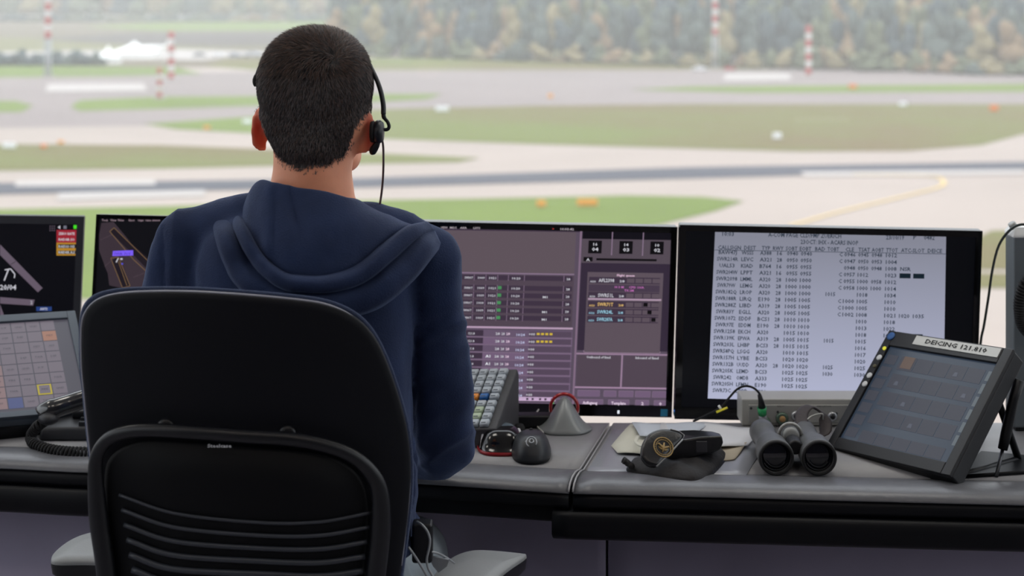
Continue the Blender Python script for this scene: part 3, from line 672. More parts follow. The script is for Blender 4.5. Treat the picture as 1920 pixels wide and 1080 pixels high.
f = Face(MT, -.0006); f.s = 0; GL = emi((58, 60, 68)); BT = emi((106, 98, 108)); INK2 = emi((50, 50, 60))
cw, chh = .0265, .0295; x0 = W/2-Lx-.0265; z0 = H/2-.02-.0295
for i in range(13):
    for j in range(8):
        xa, za = x0-i*cw-cw*.94, z0-j*chh
        m = BT
        if (i, j) == (0, 1): m = emi((150, 108, 90))
        if (i, j) == (1, 6): m = emi((170, 154, 40))
        if (i, j) == (3, 7): m = emi((70, 78, 120))
        if i > 3 and j > 3: m = emi((128, 106, 108))
        f.quad([(xa, za), (xa+cw*.93, za), (xa+cw*.93, za+chh*.93), (xa, za+chh*.93)], m, loc=True)
        if m is not BT and (i, j) == (1, 6): f.quad([(xa+.003, za+.003), (xa+cw*.93-.003, za+.003), (xa+cw*.93-.003, za+chh*.93-.003), (xa+.003, za+chh*.93-.003)], BT, loc=True, lift=2)
        if (i*7+j*5) % 4: text(f.bm, random.choice(['TWR', 'GND', 'APP', 'FIRE', 'OPS', 'MET', 'DEP', 'CLD', 'SUP']), xa+cw*.47, za+chh*.38, .0045, y=-.0022, mi=f.mi(INK2), align='c')
f.done('button_grid', s_)
b = BM(); Mw = MTi
pts = [MT @ Vector((-W/2+.02, .02, -H/2+.01)), MT @ Vector((W/2-.02, .02, -H/2+.01)), MT @ Vector((W/2-.02, .02, H/2-.06)), MT @ Vector((-W/2+.02, .02, H/2-.06))]
loft(b, [[Mw @ p for p in pts], [Mw @ Vector((p.x, p.y, DZ+.0005)) for p in pts]]); obj('base', b, M_BLACK, t)

# right tilted radio panel
MP = frame((.6819, 2.678, .8450), -59.84, 43.98, -5.6); W, H = .2703, .2431
t = thing('touch_panel', 'black tilted touch panel labelled DEICING, right of the binoculars', 'touch panel', MP)
b = BM(); box(b, -W/2, W/2, 0, .030, -H/2, H/2); obj('housing', b, mat('panel_black', (17, 19, 25), .5), t, bevel=.004)
f = Face(MP, -.0006)
scr = [f.uv(*p) for p in ((1671,651),(1878,684),(1771,868),(1573,822))]
xs0, xs1 = min(scr[0][0], scr[3][0])*.5+max(scr[0][0], scr[3][0])*.5, (scr[1][0]+scr[2][0])/2; zs1, zs0 = (scr[0][1]+scr[1][1])/2, (scr[2][1]+scr[3][1])/2
b = BM(); mhb = mat('panel_black', (17, 19, 25), .5)
for q in ((-W/2, xs0, -H/2, H/2), (xs1, W/2, -H/2, H/2), (xs0, xs1, zs1, H/2), (xs0, xs1, -H/2, zs0)): box(b, q[0], q[1], -.006, .001, q[2], q[3])
obj('bezel', b, mhb, t, bevel=.0015)
b = BM(); b.faces.new([b.verts.new(p) for p in ((xs0, -.0006, zs0), (xs1, -.0006, zs0), (xs1, -.0006, zs1), (xs0, -.0006, zs1))])
s_ = obj('screen', b, emi((44, 54, 68), base=20, rough=.2), t)
CB = emi((56, 58, 68), base=20); sw, sh = xs1-xs0, zs1-zs0
for j in range(4):
    for i in range(5):
        xa = xs0+sw*(.16+.155*i); za = zs1-sh*(.06+.19*(j+1)-.03)
        f.quad([(xa, za), (xa+sw*.148, za), (xa+sw*.148, za+sh*.145), (xa, za+sh*.145)], CB, loc=True)
        if (i, j) == (0, 0): f.quad([(xa+.006, za+.004), (xa+.03, za+.004), (xa+.03, za+.028), (xa+.006, za+.028)], emi((92, 76, 68)), loc=True, lift=2)
        if (i*3+j) % 4 == 1: f.quad([(xa+.012, za+.006), (xa+.022, za+.006), (xa+.020, za+.014), (xa+.014, za+.014)], emi((78, 82, 94)), loc=True, lift=2)
for j in range(7): 
    za = zs1-sh*(.05+.13*(j+1)); f.quad([(xs0+sw*.02, za), (xs0+sw*.125, za), (xs0+sw*.125, za+sh*.1), (xs0+sw*.02, za+sh*.1)], CB, loc=True)
    if j < 6: f.quad([(xs1-sw*.045, za-.0), (xs1-sw*.004, za), (xs1-sw*.004, za+sh*.1), (xs1-sw*.045, za+sh*.1)], emi((88, 96, 102)), loc=True)
for i in range(5):
    xa = xs0+sw*(.16+.155*i); f.quad([(xa, zs0+.003), (xa+sw*.148, zs0+.003), (xa+sw*.148, zs0+sh*.13), (xa, zs0+sh*.13)], CB, loc=True)
f.done('radio_display', s_)
b = BM(); lx0, lz0 = f.uv(1720, 643) if False else (Face(MP, -.006).uv(1714, 640)); lx1, lz1 = Face(MP, -.006).uv(1872, 667); zc = H/2-.012
box(b, lx0, lx1, -.0072, -.006, zc-.009, zc+.009); lo = obj('paper_label', b, mat('label_white', (206, 208, 206), .7), t)
b = BM(); text(b, 'DEICING 121.810', (lx0+lx1)/2, zc-.004, .0085, y=-.0078, align='c', width=(lx1-lx0)*.72, bold=True); obj('label_text', b, mat('print_black', (30, 32, 36), .8), lo)
zz = H/2-.012
for i, c in enumerate(((48,96,160), (214,210,60), (215,218,220), (90,86,60), (215,218,220), (215,218,220))):
    b = BM(); z_ = H/2-.012-(0, .026, .046, .064, .084, .102)[i]; r_ = .008 if i == 0 else (.0035 if i in (1, 3) else .0055)
    lathe(b, [(r_, 0), (r_, .0015), (r_*.6, .0022)], (-W/2+.012, -.006, z_), (0, -1, 0), 16); obj('button', b, mat('panel_key_%d%d%d' % c, c, .5) if i not in (1,) else emi(c), t)
b = BM(); Mi = MP.inverted()
for sx in (-.11, .11):
    b = BM(); p0 = MP @ Vector((sx, .02, .06)); q0 = Vector((p0.x+.05, p0.y+.03, DZ+.006)); tube(b, [Mi @ p0, Mi @ q0], .006, 8)
    e0 = MP @ Vector((sx, .02, -H/2+.02)); tube(b, [Mi @ q0, Mi @ Vector((e0.x, e0.y, DZ+.006))], .005, 8); obj('stand_leg', b, M_BLACK, t)

# ------------------------------------------------------------ things on the desk
def W3(px, py, z): return G(px, py, z)
def plan_body(outline, z0, hfun, rows=9, n=64, lip=.15):
    """closed solid standing on z0: plan outline (world xy), height field hfun(rho, point)"""
    q = catmull(outline, n, closed=True); c = np.mean(q, axis=0); b = BM(); rings = []
    rings.append([Vector((p[0], p[1], z0)) for p in q])
    for i in range(rows):
        r = 1-i/rows; r2 = r
        ring = []
        for p in q:
            v = c+(p-c)*r2; ring.append(Vector((v[0], v[1], z0+hfun(r, v-c))))
        rings.append(ring)
    loft(b, rings, cap=True); return b, c
def circ(rx, ry, n=16, e=1.0, c=(0,0), rot=0):
    o = []
    for k in range(n):
        a = 2*math.pi*k/n; x = rx*math.copysign(abs(math.cos(a))**e, math.cos(a)); y = ry*math.copysign(abs(math.sin(a))**e, math.sin(a))
        o.append((c[0]+x*math.cos(rot)-y*math.sin(rot), c[1]+x*math.sin(rot)+y*math.cos(rot)))
    return o
M_MOUSE = mat('mouse_soft_black', (30, 33, 38), .42, spec=.5)
# dark ambidextrous mouse with ring logo
c = W3(996, 852, DZ)
t = thing('computer_mouse', 'matt dark grey mouse with a ring emblem on its back, nearest the desk edge', 'mouse', c, 'mice on the desk')
b, _ = plan_body(circ(.0335, .060, e=.78), 0.004, lambda r, v: .030*(1-r**4.5)*(1-.25*(v[1]/.06))+.004, n=48); obj('shell', b, M_MOUSE, t, smooth=True)
b, _ = plan_body(circ(.0325, .058, e=.85), 0.0003, lambda r, v: .006, rows=2, n=48); obj('sole', b, M_BLACK, t)
def hump(y, x=0): 
    r = min(1, math.hypot(x/.0335, y/.06)); return .008+.030*(1-r**4.5)*(1-.25*(y/.06))
b = BM()
for a0, a1, rr in ((-.6, 4.2, .0085), (0, 6.28, .0035)):
    pts = [(rr*math.cos(a0+(a1-a0)*k/16), -.043+rr*.9*math.sin(a0+(a1-a0)*k/16)) for k in range(17)]
    tube(b, [(x, y, hump(y, x)+.0002) for x, y in pts], .0011, 6)
tube(b, [(x, -.043+y_, hump(-.043+y_, x)+.0002) for x, y_ in ((-.0085, .002), (-.012, .001), (-.013, -.002))], .0011, 6)
obj('ring_emblem', b, mat('emblem_grey', (160, 164, 170), .5), t)
b = BM(); tube(b, [(0, .022, .033), (0, .034, .031)], .004, 10); obj('scroll_wheel', b, M_RUB, t)
# mouse with silver sides and a red base
c = W3(941, 838, DZ)
t = thing('computer_mouse', 'glossy black mouse with silver sides and a red base, beside the sleeve', 'mouse', c, 'mice on the desk')
b, _ = plan_body(circ(.0405, .052, e=.7), .006, lambda r, v: .030*(1-r**4)*(1-.2*(v[1]/.06)), n=48); obj('shell', b, M_GLOSS, t, smooth=True)
b, _ = plan_body(circ(.0425, .055, e=.75), .0003, lambda r, v: .008*(1-r**8)+.004, rows=3, n=48); obj('base', b, mat('base_red', (150, 22, 32), .3), t, smooth=True)
def sh(x, y): return .006+.030*(1-min(1, math.hypot(x/.0405, y/.052))**4)*(1-.2*(y/.06))
b = BM(); 
for sx in (-1, 1): tube(b, [(sx*x, y, sh(x, y)+.0008) for x, y in ((.034, -.030), (.031, -.01), (.028, .015), (.025, .030))], .0035, 8, flat=.5)
tube(b, [(x, .034-abs(x)*.15, sh(x, .034)+.001) for x in (-.025, -.012, 0, .012, .025)], .0035, 8)
obj('silver_trim', b, mat('trim_silver', (205, 205, 208), .3), t, smooth=True)
b = BM(); ell(b, (0, .010, .0315), (.021, .022, .005)); obj('grey_palm_plate', b, mat('plate_grey', (96, 110, 120), .3), t, smooth=True)
# grey peaked mouse with red ring
c = W3(1059, 806, DZ)
t = thing('computer_mouse', 'pointed grey mouse with a red ring behind its peak, below the middle monitor', 'mouse', c, 'mice on the desk')
def pk(r, v):
    x, y = v; return .003+.046*math.exp(-(x/.030)**2)*max(0, 1-r**2.2)*(.75+.25*math.exp(-((y-.02)/.03)**2))+.010*(1-r)
b, _ = plan_body([(.048,.0),(.030,-.030),(.0,-.036),(-.030,-.030),(-.048,.0),(-.040,.03),(-.02,.045),(0,.05),(.02,.045),(.04,.03)], .0003, pk, rows=16, n=64); obj('shell', b, mat('mouse_grey', (128, 132, 134), .35, metal=.2), t, smooth=True)
b = BM(); tube(b, [(.0245*math.cos(a), .035, .030+.0245*math.sin(a)) for a in np.linspace(0, 2*math.pi, 28)[:-1]], .0032, 8, closed=True); obj('red_ring', b, mat('ring_red', (170, 26, 34), .2, coat=1), t, smooth=True)
# mouse cables
for lb, pts, m, r in (('thin grey cable running from the silver-sided mouse to the middle monitor', [(966,800,.762),(985,788,.753),(1003,776,.753),(1010,768,.754)], M_LGREY, .0014),
                ('thin pale cable curling from the dark mouse behind the pointed mouse', [(1016,820,.765),(1018,811,.754),(1008,800,.753),(1010,789,.753),(1022,777,.753)], M_LGREY, .0016)):
    b = BM(); tube(b, catmull([G(*p) for p in pts], 24), r, 8); tag(obj('mouse_cable', b, m, smooth=True), lb, 'cable')
b = BM(); lathe(b, [(.0005,.016),(.009,.015),(.012,.009),(.012,.002),(.010,0)], (0,0,0), n=24); q = obj('cable_winder', b, M_RUB, smooth=True); q.location = G(972, 812, DZ+.0005); tag(q, 'small round black cable clip right of the silver-sided mouse', 'cable clip')
b = BM(); box(b, -.07, .055, -.015, .015, 0, .022); q = obj('clutter_box', b, M_BLACK, bevel=.004); q.location = (.05, 2.862, DZ+.0005); tag(q, 'low black box standing in for cable clutter at the desk back under the middle monitor', 'cable clutter')  # dark box put in where cable clutter looks dark

# grey key module
MK = frame((-.0560, 2.790, .818), -31.8, 60, -13.1); Mi = MK.inverted()
t = thing('key_module', 'slanted module of pale grey keys with one orange and one blue key, behind the sleeve', 'keypad', MK)
KW, KH = .0374, .0700; kx0 = -.085
b = BM(); q = [(kx0, -KH-.004), (KW+.013, -KH-.004), (KW+.013, KH+.004), (kx0, KH+.004)]
R3 = []
low = []
for x, z in q: low.append(Mi @ Vector((*(MK @ Vector((x, .012, z))).to_2d(), DZ+.0005)))
loft(b, [[Vector((x, 0, z)) for x, z in q], [Vector((x, .012, z)) for x, z in q], low]); obj('housing', b, mat('module_graphite', (62, 62, 66), .6, var=.1, vscale=60), t, bevel=.003)
M_KEY = mat('key_grey', (168, 176, 184), .5); M_KEYW = mat('key_legend_dark', (70, 76, 84), .7)
kcol = .0187
for i in range(6):
    for j in range(9):
        xa = KW-.0015-i*kcol; zt = KH-.001-j*.0152-(.003 if j > 4 else 0)-(.0015 if j == 4 else 0)
        kh = .0136; m = M_KEY
        if j == 4: kh = .0115
        if (i, j) == (1, 4): m = mat('key_blue', (24, 92, 160), .4)
        if (i, j) == (2, 4): m = mat('key_orange', (226, 140, 48), .4)
        if (i, j) == (1, 6) or (i, j) == (1, 7): m = mat('key_sage', (168, 184, 158), .5)
        b = BM(); loft(b, [[(x, y, z) for x, z in ((xa-.0158+s, zt-kh+s), (xa-s, zt-kh+s), (xa-s, zt-s), (xa-.0158+s, zt-s))] for y, s in ((-.0003, 0), (-.0065, .0006), (-.008, .002))])
        k = obj('key', b, m, t)
        if i < 4:
            b = BM(); box(b, xa-.0125, xa-.004, -.0083, -.0080, zt-kh+.0025, zt-kh+.0045); obj('key_legend', b, M_KEYW, k)

# binoculars
BF = 2.585
t = thing('binoculars', 'grey-black binoculars with both large lenses facing the chair side of the desk', 'binoculars', G(1496, 893, DZ)); o0 = G(1496, 893, DZ)
M_BINO = mat('bino_armour', (84, 86, 88), .45, var=.06, vscale=60)
r_ = .0285
for s in (-1, 1):
    xc = s*.0345
    b = BM(); lathe(b, [(r_-.004, .022), (r_-.0035, .002), (r_, 0), (r_+.0005, .004), (r_, .020), (r_-.0015, .024), (r_-.001, .045), (r_-.004, .062), (r_-.009, .085), (r_-.009, .12), (r_-.007, .125), (r_-.007, .150), (r_-.009, .152)], (xc, 0, r_+.0008), (0, 1, 0), 40)
    ba = obj('barrel', b, M_BINO, t, smooth=True)
    b = BM(); tube(b, [(xc+(r_-.0025)*math.cos(a), -.0005, r_+.0008+(r_-.0025)*math.sin(a)) for a in np.linspace(0, 2*math.pi, 40)[:-1]], .0022, 8, closed=True); obj('rim', b, M_RUB, ba, smooth=True)
    b = BM(); lathe(b, [(r_-.004, .004), (r_-.008, .0022), (.008, .0002), (.0005, 0)], (xc, .006, r_+.0008), (0, 1, 0), 32, cap=False); obj('objective_lens', b, M_GLASSL, ba, smooth=True)
    for rr, yy in ((.021, .004), (.016, .003)):
        b = BM(); tube(b, [(xc+rr*math.cos(a), yy+.0015, r_+.0008+rr*math.sin(a)) for a in np.linspace(math.pi*1.15, math.pi*1.85, 14)], .0006, 6); obj('inner_ring', b, M_STEEL, ba)
b = BM(); lathe(b, [(.010, .02), (.0125, .024), (.0125, .052), (.010, .056)], (0, 0, .040), (0, 1, 0), 24); box(b, -.02, .02, .028, .10, .028, .040); obj('bridge', b, M_BLACK, t, smooth=False, bevel=.002)
b = BM(); tube(b, [(.0185*math.cos(a), .072, .046+.0185*math.sin(a)) for a in np.linspace(-.1, math.pi+.1, 16)], .0032, 8); obj('metal_arch', b, mat('bino_metal', (150, 150, 148), .35, metal=.5), t, smooth=True)
b = BM(); lathe(b, [(.010, .058), (.0135, .06), (.0135, .085), (.010, .088)], (0, 0, .047), (0, 1, 0), 24); obj('focus_wheel', b, mat('bino_light', (140, 142, 142), .4), t, smooth=True)
b = BM(); tube(b, catmull([(.030,.13,.045),(.036,.16,.058),(.055,.185,.062),(.078,.19,.045),(.075,.17,.02),(.04,.17,.016),(-.01,.165,.014),(-.035,.13,.04)], 40), .011, 8, flat=.22, up=(0,0,1)); obj('neck_strap', b, mat('strap_taupe', (62, 56, 58), .7, bump=.3, bscale=200), t, smooth=True)
b = BM(); tube(b, catmull([(.034,.135,.048),(.05,.15,.055),(.066,.14,.062),(.07,.15,.05)], 16), .0014, 6); obj('strap_cord', b, M_LGREY, t)

# papers and film
M_PAP = mat('paper_white', (212, 214, 220), .8, var=.02); M_CREAM = mat('paper_cream', (204, 203, 190), .8, var=.03)
def sheet(pts, z, m, label, curl=0, name='paper_sheet', th=.0012, group='loose papers under the black case'):
    q = [G(x, y, DZ+z) for x, y in pts]; c = sum(q, Vector())/len(q); b = BM()
    n = len(q); top = []; sub = 6
    ring = []
    for i in range(n):
        for k in range(sub):
            p = q[i].lerp(q[(i+1) % n], k/sub); ring.append(p)
    def zz(p): return curl*(math.sin(p.x*60+z*900)*.5+.5)*min(1, (p-c).length/.05)
    rings = [[Vector((p.x, p.y, p.z)) + Vector((0, 0, zz(p))) for p in ring], [Vector((p.x, p.y, p.z+th)) + Vector((0, 0, zz(p))) for p in ring]]
    for s in (.7, .35, .05): rings.append([Vector(((c+(p-c)*s).x, (c+(p-c)*s).y, p.z+th)) + Vector((0, 0, zz(c+(p-c)*s))) for p in ring])
    loft(b, rings); o = obj(name, b, m); return tag(o, label, 'paper', group)
fm = mat('plastic_film', (150, 152, 160), .25, spec=.6)
sheet([(1150,806),(1098,888),(1210,893),(1398,893),(1425,850),(1420,815)], .0004, fm, 'flat pale plastic mat lying under the papers and the black case', name='desk_mat', th=.0008)['category'] = 'desk mat'
sheet([(1182,800),(1146,838),(1158,852),(1250,858),(1300,830),(1290,800)], .0022, M_CREAM, 'cream sheet at the left of the paper pile, its corner pointing to the mice', .004)
sheet([(1330,840),(1400,836),(1378,862),(1330,868)], .0022, mat('paper_beige', (170, 160, 142), .8), 'beige folded paper poking out right of the black case', .006)
sheet([(1240,797),(1300,795),(1428,806),(1402,836),(1360,842),(1230,838)], .0062, M_PAP, 'large white sheet topmost behind the black case, reaching toward the grey receiver', .005)
sheet([(1185,797),(1240,795),(1330,797),(1310,812),(1200,822)], .0086, mat('paper_blueish', (196, 204, 216), .8), 'bluish white sheet at the back edge of the paper pile', .004)
b = BM(); tube(b, catmull([G(x, y, DZ+.018) for x, y in ((1196,818),(1192,828),(1202,836),(1216,834))], 14), .0035, 8, flat=.5); tag(obj('paper_band', b, M_CREAM, smooth=True), 'cream curled paper band lying on the left of the pile', 'paper', 'loose papers under the black case')

# black case with gold emblem, and the cloth pouch in front
M_LEA = mat('black_leather', (16, 17, 21), .3, bump=.15, bscale=250, spec=.6)
def poly_body(pts, z, hmax, p=2.2, bumpf=None, rows=10, n=80):
    q = [G(x, y, DZ+z) for x, y in pts]
    return plan_body([(v.x, v.y) for v in q], DZ+z, lambda r, v: hmax*(1-r**p)**.6*(1+(bumpf(r, v) if bumpf else 0)), rows=rows, n=n)
t = thing('leather_case', 'black leather case with a round gold emblem on its flap, lying on the dark pouch', 'case', G(1280, 850, DZ)); o0 = G(1280, 850, DZ)
def loc_bm(b, o0):
    for v in b.verts: v.co -= o0
    return b
b = BM(); loft(b, [[P(x, y, 2.605)-o0 for x, y in ((1232,872),(1252,846),(1277,826),(1315,819),(1354,817),(1356,830),(1350,845),(1310,856),(1265,868))], [P(x, y, 2.64)-o0 for x, y in ((1222,866),(1240,838),(1262,814),(1310,811),(1350,812),(1354,826),(1349,840),(1310,850),(1265,862))], [P(x, y, 2.69)-o0 for x, y in ((1212,850),(1222,830),(1242,808),(1300,806),(1338,809),(1342,820),(1345,828),(1310,838),(1265,848))]]); [setattr(f_, 'smooth', False) for f_ in b.faces]; obj('body', b, M_LEA, t, bevel=.004, bseg=3)
MF = frame(P(1240, 838, 2.585), 18, 38, 24); b = BM(); MFF = Face(MF, 0); fp = [MFF.uv(x, y) for x, y in ((1203,858),(1202,842),(1207,826),(1218,813),(1236,806),(1256,806),(1272,810),(1281,817),(1277,826),(1265,838),(1250,855),(1236,871),(1228,876),(1214,872))]
qq = catmull(fp, 56, closed=True)
def mf2(x, y): u_, v_ = MFF.uv(x, y); return MF @ Vector((u_, -.003, v_))-o0
loft(b, [[MF @ Vector((x*s, y, z*s))-o0 for x, z in qq] for y, s in ((.006, .98), (.0, 1), (-.003, .97), (-.0045, .8), (-.005, .3))]); obj('flap', b, M_LEA, t, smooth=True)
b = BM(); tube(b, [mf2(x, y) for x, y in ((1230,876),(1250,856),(1266,839),(1279,825))], .0014, 8); tube(b, [mf2(x, y) for x, y in ((1279,825),(1282,817),(1272,810),(1256,806))], .0009, 8); obj('flap_edge', b, mat('edge_grey', (150, 152, 155), .5), t)
M_GOLD = mat('gold_print', (158, 132, 82), .5); b = BM()
def mf(x, z, y=-.0053): return MF @ Vector((x, y, z))-o0
ec = MFF.uv(1242, 841)
for rr, th in ((.0162, .0011), (.0125, .0006)): tube(b, [mf(ec[0]+rr*math.cos(a), ec[1]+rr*math.sin(a)) for a in np.linspace(0, 6.283, 40)[:-1]], th, 6, closed=True)
for k in range(26):
    a = k/26*6.283; tube(b, [mf(ec[0]+.0138*math.cos(a), ec[1]+.0138*math.sin(a)), mf(ec[0]+.0150*math.cos(a), ec[1]+.0150*math.sin(a))], .0005, 4)
for s in (-1, 1):
    tube(b, [mf(ec[0]+s*x, ec[1]+z) for x, z in ((.000,-.003),(.004,.001),(.009,.004),(.0115,.001))], [.0022,.0020,.0014,.0005], 6)
    tube(b, [mf(ec[0]+s*x, ec[1]+z) for x, z in ((.000,-.004),(.004,-.004),(.008,-.001))], [.0018,.0014,.0005], 6)
tube(b, [mf(ec[0], ec[1]-.009), mf(ec[0], ec[1]-.002), mf(ec[0], ec[1]+.008)], [.0006,.0026,.0012], 8); obj('round_emblem', b, M_GOLD, t, smooth=True)
b = BM(); p = P(1314, 833, 2.615)-o0; box(b, p.x-.009, p.x+.009, p.y-.012, p.y-.008, p.z-.010, p.z+.008); obj('strap_keeper', b, mat('keeper', (50, 50, 56), .5), t, bevel=.001)
M_CLO = mat('pouch_microfibre', (30, 28, 30), .8, bump=.4, bscale=150, sheen=.1)
b, _ = poly_body([(1174,882),(1184,868),(1210,866),(1262,864),(1320,856),(1360,850),(1360,864),(1342,886),(1318,904),(1290,908),(1240,901),(1192,892)], .001, .020, 3.2, lambda r, v: .10*math.sin(v[0]*90+v[1]*90)+.05*math.sin(v[0]*230-v[1]*60), n=120)
tag(obj('cloth_pouch', b, M_CLO, smooth=True), 'dark wrinkled cloth pouch under the black leather case, at the desk edge', 'pouch')
b = BM(); 
for k in range(5):
    a = .8+k*.5; c0 = G(1184, 872, DZ+.012); tube(b, [c0, c0+Vector((-.014*math.cos(a-1.3), -.006*k+.01, .008*math.sin(a)))], [.004, .0055], 8)
q = obj('pouch_gather', b, M_CLO, smooth=True); q.parent = bpy.data.objects['cloth_pouch']

# grey receiver with sockets
YR = 2.862; xr0, xr1 = (1391-HX)/F*YR, (1640-HX)/F*YR; zt_ = CZ-(749-HY)/F*YR
t = thing('receiver_box', 'light grey metal receiver with round sockets, in front of the flight list monitor', 'receiver', Vector((xr0, YR, DZ)))
b = BM(); box(b, 0, xr1-xr0, .002, .062, .0006, zt_-DZ); obj('case', b, M_LGREY, t, bevel=.002)
b = BM(); box(b, .012, xr1-xr0-.012, -.001, .003, .006, zt_-DZ-.010); obj('front_plate', b, mat('plate_grey2', (150, 150, 148), .5), t, bevel=.001)
b = BM(); 
text(b, 'RADIO', (1464-1391)/F*YR, .0405-.006, .003, y=-.0014, mi=0, align='c'); text(b, 'INDICATION', (1545-1391)/F*YR, .0345, .003, y=-.0014, align='c')
for x, y in ((1408, 765), (1458, 772), (1568, 775), (1457, 799)):
    p = P(x, y, YR); lathe(b, [(.0022, 0), (.0022, .0012)], (p.x-xr0, -.0012, p.z-DZ), (0, -1, 0), 10)
obj('plate_print', b, mat('print_dark', (50, 52, 56), .7), t)
def socket(x, y, r, c1, c2):
    p = P(x, y, YR); b = BM(); lathe(b, [(r, 0), (r*1.1, .002), (r*.9, .006), (r*.7, .006)], (p.x-xr0, -.001, p.z-DZ), (0, -1, 0), 24); s = obj('socket', b, c1, t, smooth=True)
    b = BM(); lathe(b, [(r*.55, .0058), (r*.5, .0075), (r*.1, .0078)], (p.x-xr0, -.001, p.z-DZ), (0, -1, 0), 20); obj('socket_core', b, c2, s, smooth=True)
socket(1466, 784, .0105, mat('socket_green', (84, 104, 92), .3, metal=.4), mat('socket_amber', (168, 130, 84), .4)); socket(1492, 779, .0085, M_SILV, M_BLACK); socket(1432, 793, .0115, mat('socket_green', (84, 104, 92), .3), M_BLACK); socket(1560, 780, .008, M_SILV, M_BLACK)
t = thing('plug_cable', 'black cable arching into the receiver through a bright green plug, with a yellow tag', 'cable', P(1428, 780, 2.84)); o0 = P(1428, 780, 2.84)
cp = [P(x, y, Y)-o0 for x, y, Y in ((1427,752,2.835),(1424,738,2.832),(1412,727,2.83),(1397,724,2.83),(1382,730,2.83),(1366,747,2.835),(1350,765,2.84),(1325,778,2.85),(1300,790,2.86))]
b = BM(); tube(b, catmull(cp, 50), .0021, 8); obj('lead', b, M_BLACK, t, smooth=True)
b = BM(); tube(b, [P(x, y, Y)-o0 for x, y, Y in ((1424,740,2.833),(1427,752,2.835),(1429,768,2.838))], [.0035,.0050,.0078], 14); obj('boot', b, M_BLACK, t, smooth=True)
b = BM(); tube(b, [P(x, y, Y)-o0 for x, y, Y in ((1428.5,764,2.836),(1429.5,777,2.84))], [.0083, .0076], 18); obj('green_collar', b, mat('plug_green', (14, 150, 84), .3, coat=.5), t, smooth=True)
b = BM(); tube(b, [P(x, y, Y)-o0 for x, y, Y in ((1429.5,777,2.84),(1431,790,2.855))], [.0068,.0075], 18); obj('metal_sleeve', b, M_SILV, t, smooth=True)
b = BM(); p1, p2 = P(1343, 773, 2.835)-o0, P(1364, 764, 2.835)-o0; tube(b, [p1, p2], .0045, 8, flat=.4); obj('tag', b, mat('tag_yellow', (222, 212, 50), .5), t)
b = BM(); tube(b, [P(1347, 760, 2.838)-o0, P(1352, 767, 2.836)-o0], .0022, 6); obj('tag_clip', b, M_WHITE, t)
b = BM(); tube(b, catmull([P(x, y, Y) for x, y, Y in ((1225,790,2.91),(1265,788,2.93),(1310,786,2.94),(1345,791,2.93),(1385,797,2.91))], 24), .004, 8)
# right tower with handset
YT = 2.83; xt = (1901-HX)/F*YT
t = thing('radio_tower', 'tall grey cabinet with white cap at the right frame edge', 'cabinet', Vector((xt, YT, DZ)))
b = BM(); box(b, 0, .17, 0, .05, .006, CZ-(446-HY)/F*YT-DZ); obj('case', b, mat('cabinet_grey', (104, 112, 118), .5), t, bevel=.003)
zc = CZ-(446-HY)/F*YT-DZ; b = BM(); loft(b, [[(x, y, z) for x, y in ((s, s), (.17-s, s), (.17-s, .05-s), (s, .05-s))] for z, s in ((zc, -.001), (zc+.006, -.001), (zc+.018, .006))]); obj('cap', b, M_WHITE, t, bevel=.001)
b = BM(); box(b, .004, .166, .004, .046, 0, .0065); obj('foot', b, M_BLACK, t)
b = BM(); tube(b, catmull([(.002,.02,.30+.065),(.008,.02,.30+.055),(.012,.02,.30+.040),(.014,.02,.30+.02),(.014,.02,zc+.014)], 16), [.007]*16, 10, up=(0,1,0), flat=1.6); o = obj('cradle_hook', b, mat('hook_grey', (150, 152, 150), .35), t, smooth=True)
def coil(path, R_, r, turns, n=9):
    pts = catmull(path, turns*n); b = BM(); out = []
    for i, p in enumerate(pts):
        d = Vector(pts[min(i+1, len(pts)-1)])-Vector(pts[max(i-1, 0)]); s, u = frame_of(d); a = 2*math.pi*i/n; out.append(Vector(p)+(s*math.cos(a)+u*math.sin(a))*R_)
    tube(b, out, r, 6); return b
b = coil([P(x, y, 2.80) for x, y in ((1950,500),(1924,528),(1912,560),(1912,590),(1918,612),(1935,625),(1960,600))], .008, .0026, 36)
tag(obj('coiled_cord', b, M_RUB, smooth=True), 'black coiled handset cord hanging at the right frame edge by the cabinet', 'cord')
b = BM(); tube(b, catmull([P(x, y, Y) for x, y, Y in ((1935,424,2.82),(1914,421,2.82),(1893,432,2.84),(1873,460,2.88),(1861,505,2.92),(1853,560,2.95),(1845,610,2.97),(1838,650,2.98),(1834,760,2.99),(1834,800,3.0))], 40), .0024, 8)
tag(obj('antenna_cable', b, mat('cable_dark_green', (24, 36, 32), .5), smooth=True), 'thin dark cable curving down between the rightmost monitor and the cabinet', 'cable')
# rod and foot behind the tilted panel
tp = [o for o in bpy.data.objects if o.get('label', '').startswith('black tilted')][0]; Mi = MP.inverted()
b = BM(); tube(b, [Mi @ P(x, y, Y) for x, y, Y in ((1912,712,2.62),(1900,750,2.62),(1886,815,2.61),(1880,842,2.61))], [.009,.0085,.009,.008], 12); obj('strut', b, M_BLACK, tp, smooth=True)
b = BM(); tube(b, [Mi @ P(1880, 842, 2.61), Mi @ G(1868, 893, DZ+.002)], .003, 8); obj('strut_pin', b, M_STEEL, tp)
b = BM(); q = [G(x, y, DZ+.001) for x, y in ((1790,898),(1840,852),(1990,866),(1990,884))]; loft(b, [[Mi @ (v+Vector((0,0,h))) for v in q] for h in (0, .006)]); obj('foot_plate', b, M_BLACK, tp)

